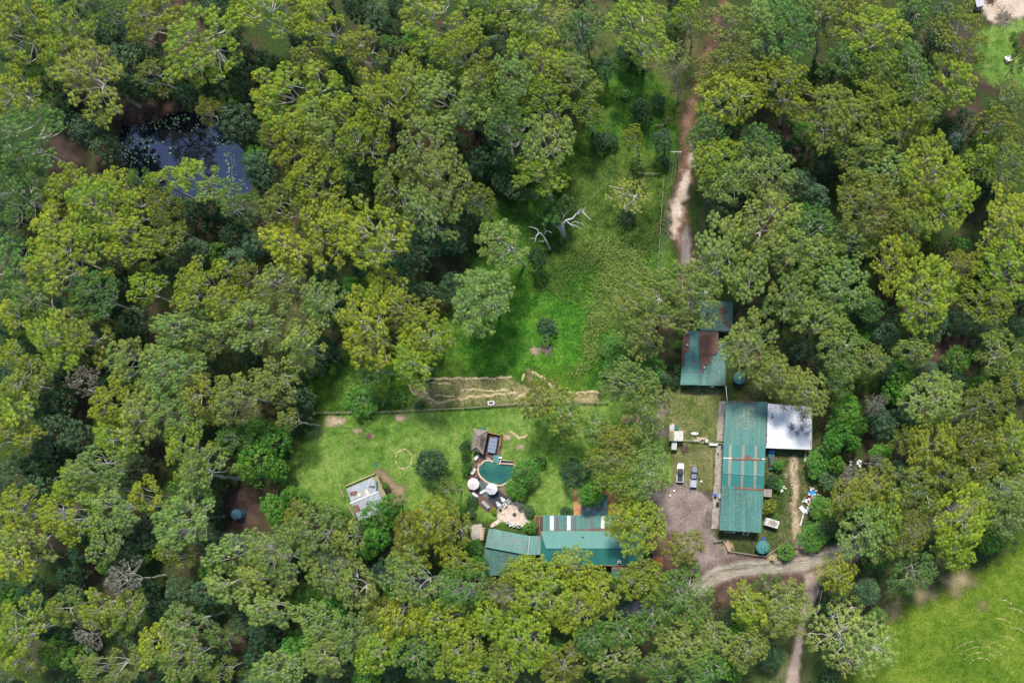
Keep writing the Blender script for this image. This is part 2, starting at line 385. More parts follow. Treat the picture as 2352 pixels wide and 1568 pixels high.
MEADOW = [(1330, 150), (1420, 140), (1500, 170), (1545, 230), (1560, 330), (1545, 420), (1520, 520), (1565, 600), (1540, 700), (1440, 760), (1390, 860), (1400, 905), (1270, 925), (940, 945), (730, 950), (700, 880), (760, 830), (960, 800), (1010, 740), (1060, 680), (1090, 600), (1110, 500), (1200, 440), (1290, 400), (1330, 300)]
LAWN = [(725, 960), (800, 940), (1190, 930), (1380, 915), (1530, 890), (1655, 885), (1655, 1120), (1480, 1150), (1440, 1190), (1320, 1200), (1180, 1215), (1060, 1180), (900, 1190), (800, 1180), (680, 1150), (640, 1110), (690, 1020)]
SHEDG = [(1655, 885), (1760, 890), (1870, 930), (1880, 1030), (1900, 1130), (1860, 1200), (1880, 1270), (1780, 1290), (1690, 1270), (1640, 1220), (1655, 1100)]
PADD = [(2420, 1180), (2310, 1275), (2220, 1335), (2130, 1380), (2060, 1410), (2010, 1450), (1960, 1500), (1930, 1640), (2420, 1640)]
poly_sheet('meadow', MEADOW, .012, M['meadow'], mar=4)
poly_sheet('lush_grass', [(1130, 720), (1230, 630), (1370, 630), (1380, 760), (1370, 860), (1200, 870), (1060, 860), (1050, 800)], .0145, M['lush'], mar=5)
poly_sheet('olive_grass', [(1290, 400), (1400, 340), (1520, 380), (1500, 560), (1400, 600), (1260, 590), (1300, 480)], .0142, M['olive'], mar=5)
poly_sheet('dry_bank', [T(4, 460, 1090), T(4, 620, 1065), T(4, 1150, 1055), T(4, 1230, 1100), T(4, 1440, 1120), T(4, 1480, 1150), T(4, 1740, 1150), T(4, 1740, 1215), T(4, 1000, 1240), T(4, 620, 1255), T(4, 500, 1170)], .018, M['bank'], cell=.8, mar=2)
poly_sheet('forest_clearing', [(560, 600), (700, 560), (740, 700), (760, 830), (700, 870), (600, 820), (560, 700)], .010, M['rough_grass'], mar=4)
poly_sheet('forest_clearing', [(1270, 0), (1620, 0), (1600, 200), (1545, 300), (1500, 180), (1330, 170), (1230, 90)], .009, M['rough_grass'], mar=4)
poly_sheet('lawn', LAWN, .016, M['lawn'], mar=4)
poly_sheet('shed_grass', SHEDG, .020, M['rough_grass'], mar=4)
poly_sheet('paddock', PADD, .016, M['paddock'], mar=4)
poly_sheet('verge_grass', [(1700, 1400), (1830, 1380), (1840, 1640), (1640, 1640), (1690, 1500)], .014, M['rough_grass'], mar=4)
poly_sheet('verge_grass', [(1890, 1330), (2100, 1250), (2250, 1230), (2180, 1330), (1960, 1420), (1890, 1440)], .013, M['rough_grass'], mar=4)
poly_sheet('yard_lawn', [(2240, 70), (2360, 30), (2400, 30), (2400, 210), (2290, 200), (2240, 170)], .012, M['lawn'], mar=3)
poly_sheet('yard_ground', [(2245, 10), (2300, -10), (2400, -20), (2400, 30), (2280, 55)], .016, M['sand'], mar=2)
poly_sheet('litter_ground', [T(0, *p) for p in [(800, 740), (900, 670), (1080, 680), (1230, 660), (1230, 740), (1080, 780), (900, 850), (820, 840)]], .010, M['litterpatch'], cell=1)
for pts in ([(110, 310), (160, 310), (195, 370), (160, 420), (115, 390)], [(2180, 250), (2240, 230), (2260, 300), (2210, 330), (2170, 300)], [(2245, 160), (2300, 170), (2300, 210), (2240, 200)],
            [(1770, 290), (1840, 300), (1860, 360), (1790, 380)], [(2130, 780), (2220, 780), (2230, 860), (2130, 850)], [(1000, 290), (1090, 300), (1090, 340), (1020, 330)], [(520, 1120), (600, 1140), (590, 1220), (520, 1210)],
            [(540, 1390), (600, 1400), (620, 1470), (540, 1480)], [(1640, 1330), (1840, 1310), (1850, 1350), (1760, 1360), (1680, 1390), (1640, 1390)], [(1470, 1200), (1610, 1220), (1600, 1330), (1500, 1320)]):
    poly_sheet('litter_ground', pts, .0085, M['litterpatch'], cell=1.2)
for pts in ([(2090, 1345), (2130, 1330), (2150, 1370), (2110, 1385)], [(2160, 1330), (2210, 1310), (2240, 1340), (2190, 1370)], [(2252, 1388), (2262, 1386), (2266, 1400), (2254, 1402)], [(2010, 1400), (2060, 1390), (2070, 1410), (2030, 1430)]):
    poly_sheet('dry_patch', pts, .0215, M['drypatch'], cell=.8, mar=2)
# tracks and roads
line_sheet('dirt_track', [(1665, -20), (1640, 80), (1618, 150), (1600, 210), (1580, 270), (1585, 330), (1578, 400), (1560, 460), (1556, 520), (1574, 570), (1576, 640), (1560, 720)], [5, 6, 8, 9, 13, 17, 17, 18, 20, 14, 9, 5], .024, M['track'], cell=1)
line_sheet('sand_patch', [(1592, 330), (1582, 400), (1566, 440), (1552, 490), (1548, 545)], [1, 5, 11, 15, 6], .028, M['sand'], cell=.8)
line_sheet('track_end', [(1576, 530), (1576, 600)], [10, 12], .032, dirtmat('grey_track_gravel', [(.36, (.13, .105, .095)), (.5, (.21, .175, .16)), (.64, (.30, .26, .24))]), cell=.8)
poly_sheet('gravel_yard', [(1478, 1120), (1560, 1108), (1600, 1125), (1636, 1140), (1634, 1215), (1660, 1262), (1740, 1285), (1745, 1305), (1620, 1345), (1590, 1270), (1520, 1200)], .026, M['gravel'], cell=1)
poly_sheet('parking_grass', [(1540, 1030), (1642, 1030), (1640, 1130), (1550, 1120)], .023, M['dry_grass'], cell=1)
poly_sheet('yard_grass', [(1530, 895), (1660, 890), (1655, 1040), (1535, 1040)], .0225, M['yardg'], cell=1)
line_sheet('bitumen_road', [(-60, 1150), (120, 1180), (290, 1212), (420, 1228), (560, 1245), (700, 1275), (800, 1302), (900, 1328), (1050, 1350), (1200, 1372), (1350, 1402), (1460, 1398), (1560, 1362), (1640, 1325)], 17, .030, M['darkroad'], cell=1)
RVP = [(1600, 1352), (1650, 1318), (1700, 1306), (1760, 1302), (1830, 1296), (1900, 1280), (1960, 1266), (2060, 1238), (2180, 1188), (2280, 1140), (2420, 1060)]
line_sheet('road_verge', RVP, [22, 25, 26, 24, 24, 24, 22, 22, 21, 20, 20], .031, dirtmat('road_verge_litter', [(.36, (.12, .075, .06)), (.5, (.20, .135, .115)), (.64, (.32, .24, .20))], 1.6, .9), cell=.8)
line_sheet('wheel_track', [(a_, b_-5) for a_, b_ in RVP], 3, .038, dirtmat('pale_wheel_track', [(.36, (.30, .26, .20)), (.5, (.42, .38, .30)), (.64, (.52, .48, .38))], .9, .5), cell=.6)
line_sheet('wheel_track', [(a_, b_+6) for a_, b_ in RVP], 3, .038, bpy.data.materials['pale_wheel_track'], cell=.6)
line_sheet('gravel_road', [(1600, 1352), (1650, 1318), (1700, 1306), (1760, 1302), (1830, 1296), (1900, 1280), (1960, 1266), (2060, 1238), (2180, 1188), (2280, 1140), (2420, 1060)], [15, 18, 17, 16, 16, 15, 15, 14, 14, 13, 13], .034, M['road'], cell=.8)
line_sheet('driveway', [(1872, 1300), (1868, 1350), (1850, 1400), (1838, 1450), (1826, 1520), (1815, 1620)], [32, 18, 9, 6, 12, 17], .028, dirtmat('driveway_gravel', [(.36, (.19, .14, .115)), (.5, (.34, .26, .215)), (.64, (.47, .38, .32))], 1.4, .6), cell=.9)
line_sheet('shed_track', [C5(1460, -160), C5(1440, 20), C5(1470, 250), C5(1480, 420), C5(1440, 620), C5(1490, 850), C5(1530, 1100), C5(1570, 1400)], [9, 10, 9, 7, 8, 8, 11, 12], .028, dirtmat('tan_track', [(.36, (.26, .18, .11)), (.5, (.44, .33, .23)), (.64, (.56, .45, .34))], 1.0, .5), cell=.7)
line_sheet('footpath', [(1215, 850), (1220, 900)], [5, 6], .020, M['dry_grass'], cell=.7)
line_sheet('footpath', [(1525, 905), (1515, 960), (1520, 990)], [9, 8, 12], .024, M['gravel'], cell=.7)
poly_sheet('red_soil', [C3(*p) for p in [(2190, 640), (2330, 620), (2340, 720), (2260, 760), (2290, 840), (2260, 930), (2190, 930), (2230, 800)]], .033, M['redsoil'], cell=.6)
poly_sheet('bare_soil', [C8(*p) for p in [(1050, 260), (1350, 230), (1550, 550), (1900, 700), (1900, 1150), (1650, 1250), (1500, 900), (1250, 480), (1100, 340)]], .020, dirtmat('bare_brown_soil', [(.36, (.17, .12, .07)), (.5, (.28, .20, .13)), (.64, (.36, .28, .19))], 1.2, .8), cell=.8)
for q in [(C1(1440, 380), 9), (C1(1750, 620), 6), ((770, 968), 16), ((850, 1002), 5), ((920, 960), 9), ((820, 990), 6)]:
    (dx, dy), r = q
    poly_sheet('bare_soil', [(dx-r*1.4, dy-r*.5), (dx, dy-r*.8), (dx+r*1.5, dy-r*.3), (dx+r, dy+r*.6), (dx-r, dy+r*.7)], .022, bpy.data.materials['tan_track'], cell=.6, mar=2)

# ---------------------------------------------------------------- leaf clouds
def leaf_mesh(name, centers, radii, per, size, seed, flat=.8, up=.55, asp=.5, m='leaf', fill=.35):
    g = np.random.default_rng(seed); C = np.array(centers, float); Rr = np.array(radii, float); k = len(C); n = k*per
    ci = np.repeat(np.arange(k), per)
    d = g.normal(size=(n, 3)); d /= np.linalg.norm(d, axis=1)[:, None]
    d[:, 2] = np.where(d[:, 2] < -.25, -d[:, 2], d[:, 2])
    rr = g.uniform(fill, 1, n)**.5
    P = C[ci]+d*(Rr[ci]*rr)[:, None]*np.array([1, 1, flat])
    nr = d+g.normal(size=(n, 3))*up; nr[:, 2] += .4; nr /= np.linalg.norm(nr, axis=1)[:, None]
    a = np.cross(nr, g.normal(size=(n, 3))); a /= np.linalg.norm(a, axis=1)[:, None]; b = np.cross(nr, a)
    s = (g.uniform(.7, 1.3, n)*size)[:, None]
    V = np.stack([P-a*s*.5, P-b*s*asp*.5, P+a*s*.5, P+b*s*asp*.5], 1).reshape(-1, 3)
    me = bpy.data.meshes.new(name); me.vertices.add(4*n); me.vertices.foreach_set('co', V.ravel().astype(np.float32))
    me.loops.add(4*n); me.loops.foreach_set('vertex_index', np.arange(4*n, dtype=np.int32))
    me.polygons.add(n); me.polygons.foreach_set('loop_start', np.arange(0, 4*n, 4, dtype=np.int32)); me.update(calc_edges=True)
    ct = g.uniform(0, 1, k)
    tone = np.clip(.5*g.uniform(0, 1, n)+.5*ct[ci], 0, 1); tip = np.clip(.35*g.uniform(0, 1, n)+.65*g.uniform(0, 1, k)[ci], 0, 1)
    for nm, v in (('tone', tone), ('tip', tip)):
        at = me.attributes.new(nm, 'FLOAT', 'FACE'); at.data.foreach_set('value', v.astype(np.float32))
    me.materials.append(M[m]); return me

def limb(mb, a, b, r0, r1, g, sag=.12, n=4, sides=5):
    a = Vector(a); b = Vector(b); L = (b-a).length; pts = []
    off = Vector((g.uniform(-1, 1), g.uniform(-1, 1), -abs(g.uniform(.3, 1))))*L*sag
    for i in range(n+1):
        t = i/n; p = a.lerp(b, t)+off*math.sin(math.pi*t)
        if 0 < i < n: p += Vector((g.uniform(-1, 1), g.uniform(-1, 1), g.uniform(-1, 1)))*L*.03
        pts.append(p)
    mb.tube(pts, [r0+(r1-r0)*i/n for i in range(n+1)], sides, cap=False); return pts

def euc(seed, sparse=False, H0=18.0, R0=6.0):
    g = random.Random(seed); mb = MB(); lean = Vector((g.uniform(-1.5, 1.5), g.uniform(-1.5, 1.5), 0))
    fork = Vector((lean.x*.4, lean.y*.4, H0*g.uniform(.42, .5)))
    limb(mb, (0, 0, -.3), fork, .45, .30, g, .02, 5, 8)
    hole = g.uniform(0, 6.28); lobes = [(Vector((lean.x, lean.y, H0-2.2)), g.uniform(1.6, 2.2))]; tr = 0
    while tr < 400:
        tr += 1; a = g.uniform(0, 6.283); rr = R0*1.0*math.sqrt(g.random()); kk = 1-.30*max(0, math.cos(a-hole))**2-.12*max(0, math.cos(3*a+hole))
        if rr > R0*.95*kk: continue
        q = Vector((lean.x+rr*math.cos(a), lean.y+rr*math.sin(a), H0-2.6-4.4*(rr/R0)**2+g.uniform(-2.2, 1.4)))
        lr = g.uniform(.85, 1.75)
        if any((q.xy-c.xy).length < (lr+c2)*.78 for c, c2 in lobes): continue
        lobes.append((q, lr))
    C = []; Rr = []; mains = []
    for i in range(3 if R0 < 7 else 5):
        a = hole+1+i*(2.09 if R0 < 7 else 1.257)+g.uniform(-.4, .4); q = fork+Vector((math.cos(a)*R0*.3, math.sin(a)*R0*.3, g.uniform(2.5, 4.4)))
        limb(mb, fork, q, .22, .14, g, .10, 4, 6); mains.append(q)
    for c, lr in lobes:
        src = min(mains, key=lambda q: (q-c).length)
        ctr = c+Vector((0, 0, -lr*.7))
        limb(mb, src, ctr, .12, .06, g, .13, 5, 5)
        nc = int((6.5 if sparse else 13)*(lr/1.5)**1.7)+2
        for j in range(nc):
            u = j+.5; ph = j*2.39996+g.uniform(-.35, .35); cz = 1-(u/nc)*1.05
            sr = math.sqrt(max(0, 1-cz*cz)); q = c+Vector((math.cos(ph)*sr, math.sin(ph)*sr, cz*.75))*lr*g.uniform(.85, 1.2)
            C.append(q); Rr.append(g.uniform(.36, .70)*(0.9 if sparse else 1))
            if g.random() < .8: limb(mb, ctr, q+Vector((0, 0, -.3)), .042, .02, g, .14, 3, 4)
    for k in range(3):   # a bare twig or two
        c, lr = g.choice(lobes); a = g.uniform(0, 6.28)
        limb(mb, c+Vector((0, 0, -lr*.3)), c+Vector((math.cos(a)*lr*1.4, math.sin(a)*lr*1.4, lr*.9)), .045, .015, g, .15, 4, 4)
    me = bpy.data.meshes.new('trunk'); me.from_pydata(mb.v, [], mb.f); me.update(); me.polygons.foreach_set('use_smooth', [True]*len(me.polygons)); me.materials.append(M['bark'])
    cm = leaf_mesh('crown', [tuple(c) for c in C], Rr, 46 if sparse else 54, .27, seed, .70, .26, .5, fill=.5)
    return me, cm
def round_tree(seed, H0=10.0, R0=4.0, per=64, leaf=.30, nc=66):
    g = random.Random(seed); mb = MB(); limb(mb, (0, 0, -.3), (g.uniform(-.4, .4), g.uniform(-.4, .4), H0*.55), .24, .14, g, .04, 4, 7)
    C = []; Rr = []; bumps = [(g.uniform(0, 6.28), g.uniform(.72, 1.1)) for _ in range(7)]
    for j in range(nc):
        ph = j*2.39996; cz = 1-(j+.5)/nc*1.25; sr = math.sqrt(max(0, 1-cz*cz))
        k = .86
        for a, s in bumps:
            if math.cos(ph-a) > .75: k = s
        k *= g.uniform(.72, 1.16); q = Vector((math.cos(ph)*sr*R0*k*.86, math.sin(ph)*sr*R0*k*.86, H0*.6+cz*H0*.34*g.uniform(.7, 1.2)))
        C.append(q); Rr.append(R0*g.uniform(.10, .24))
        if j % 4 == 0: limb(mb, (0, 0, H0*.45), q, .09, .03, g, .1, 3, 4)
    me = bpy.data.meshes.new('trunk'); me.from_pydata(mb.v, [], mb.f); me.update(); me.materials.append(M['dbark'])
    return me, leaf_mesh('crown', [tuple(c) for c in C], Rr, per, leaf, seed, .85, .5, .55)
EUC = [euc(100+i) for i in range(12)]
BIG = [euc(200+i, False, 20.0, 8.5) for i in range(12)]
SPA = [euc(300+i, True) for i in range(5)]
RND = [round_tree(500+i) for i in range(7)]
SHR = [round_tree(600+i, 4.0, 2.4, 44, .25, 46) for i in range(6)]
COLR = {'Y': (.235, .310, .015), 'L': (.195, .275, .048), 'O': (.178, .222, .020), 'G': (.100, .200, .028), 'B': (.085, .235, .022), 'S': (.080, .150, .060), 'D': (.030, .085, .028), 'W': (.16, .15, .11)}
CNAME = {'Y': 'yellow-green', 'L': 'pale grey-green', 'O': 'olive', 'G': 'mid green', 'B': 'bright green', 'S': 'dull blue-green', 'D': 'dark green', 'W': 'greyish half-bare'}
ALLT = []; CROWNS = []
def tree_at(dx, dy, r, t, kind=None, h=None, sparse=False, label=None, cat='tree', base=None, group=None, asp=1.0, axis=None):
    """crown centre seen at picture point (dx, dy), r metres"""
    g = R_
    if kind is None: kind = {'Y': 'e', 'L': 'e', 'O': 'e', 'G': 'e', 'B': 'r', 'S': 'r', 'D': 'r', 'W': 'p'}[t]
    if kind == 'e': pool, R0, H0, name = (SPA if sparse else EUC), 6.0, 18.0, 'eucalyptus_tree'
    elif kind == 'p': pool, R0, H0, name = SPA, 6.0, 18.0, 'eucalyptus_tree'
    elif kind == 'r': pool, R0, H0, name = RND, 4.0, 10.0, 'leafy_tree'
    else: pool, R0, H0, name = SHR, 2.4, 4.0, 'shrub'
    if kind == 'e' and not sparse and r > 6.6: pool, R0, H0 = BIG, 8.5, 20.0
    s = r/R0*1.04
    hs = (h/H0) if h else ({'e': .62+.40*s, 'p': .62+.4*s, 'r': .45+.55*s, 's': .3+.7*s}[kind])*g.uniform(.93, 1.08)
    zc = H0*hs*(.8 if kind in 'ep' else .7)
    bx, by = (W2(dx, dy, zc) if base is None else W2(*base))
    o = empty(name, (bx, by, 0), g.uniform(0, 6.283), cat=cat)
    if base is not None:     # lean the tree so that its crown stands where the photo shows it
        tx, ty = W2(dx, dy, zc); v = Vector((tx-bx, ty-by, zc)); q = Vector((0, 0, 1)).rotation_difference(v)
        o.rotation_euler = (q @ o.rotation_euler.to_quaternion()).to_euler()
    o.scale = (s*asp, s/asp, hs)
    if axis is not None: o.rotation_euler = (0, 0, axis+(math.pi if g.random() < .5 else 0))
    me, cm = pool[g.randrange(len(pool))]
    for nm, d in (('trunk', me), ('crown', cm)):
        c = bpy.data.objects.new(nm, d); c.parent = o; col.objects.link(c)
        if nm == 'crown':
            b = COLR[t]; k = g.uniform(.78, 1.15); hsx = g.uniform(-.16, .13)
            c.color = (min(1, b[0]*k*(1+hsx)), min(1, b[1]*k), b[2]*k*(1-hsx), 1)
    if label: o['label'] = label
    if group: o['group'] = group
    ALLT.append((o, dx, dy, t, name)); CROWNS.append((dx, dy, r/SD))
    return o

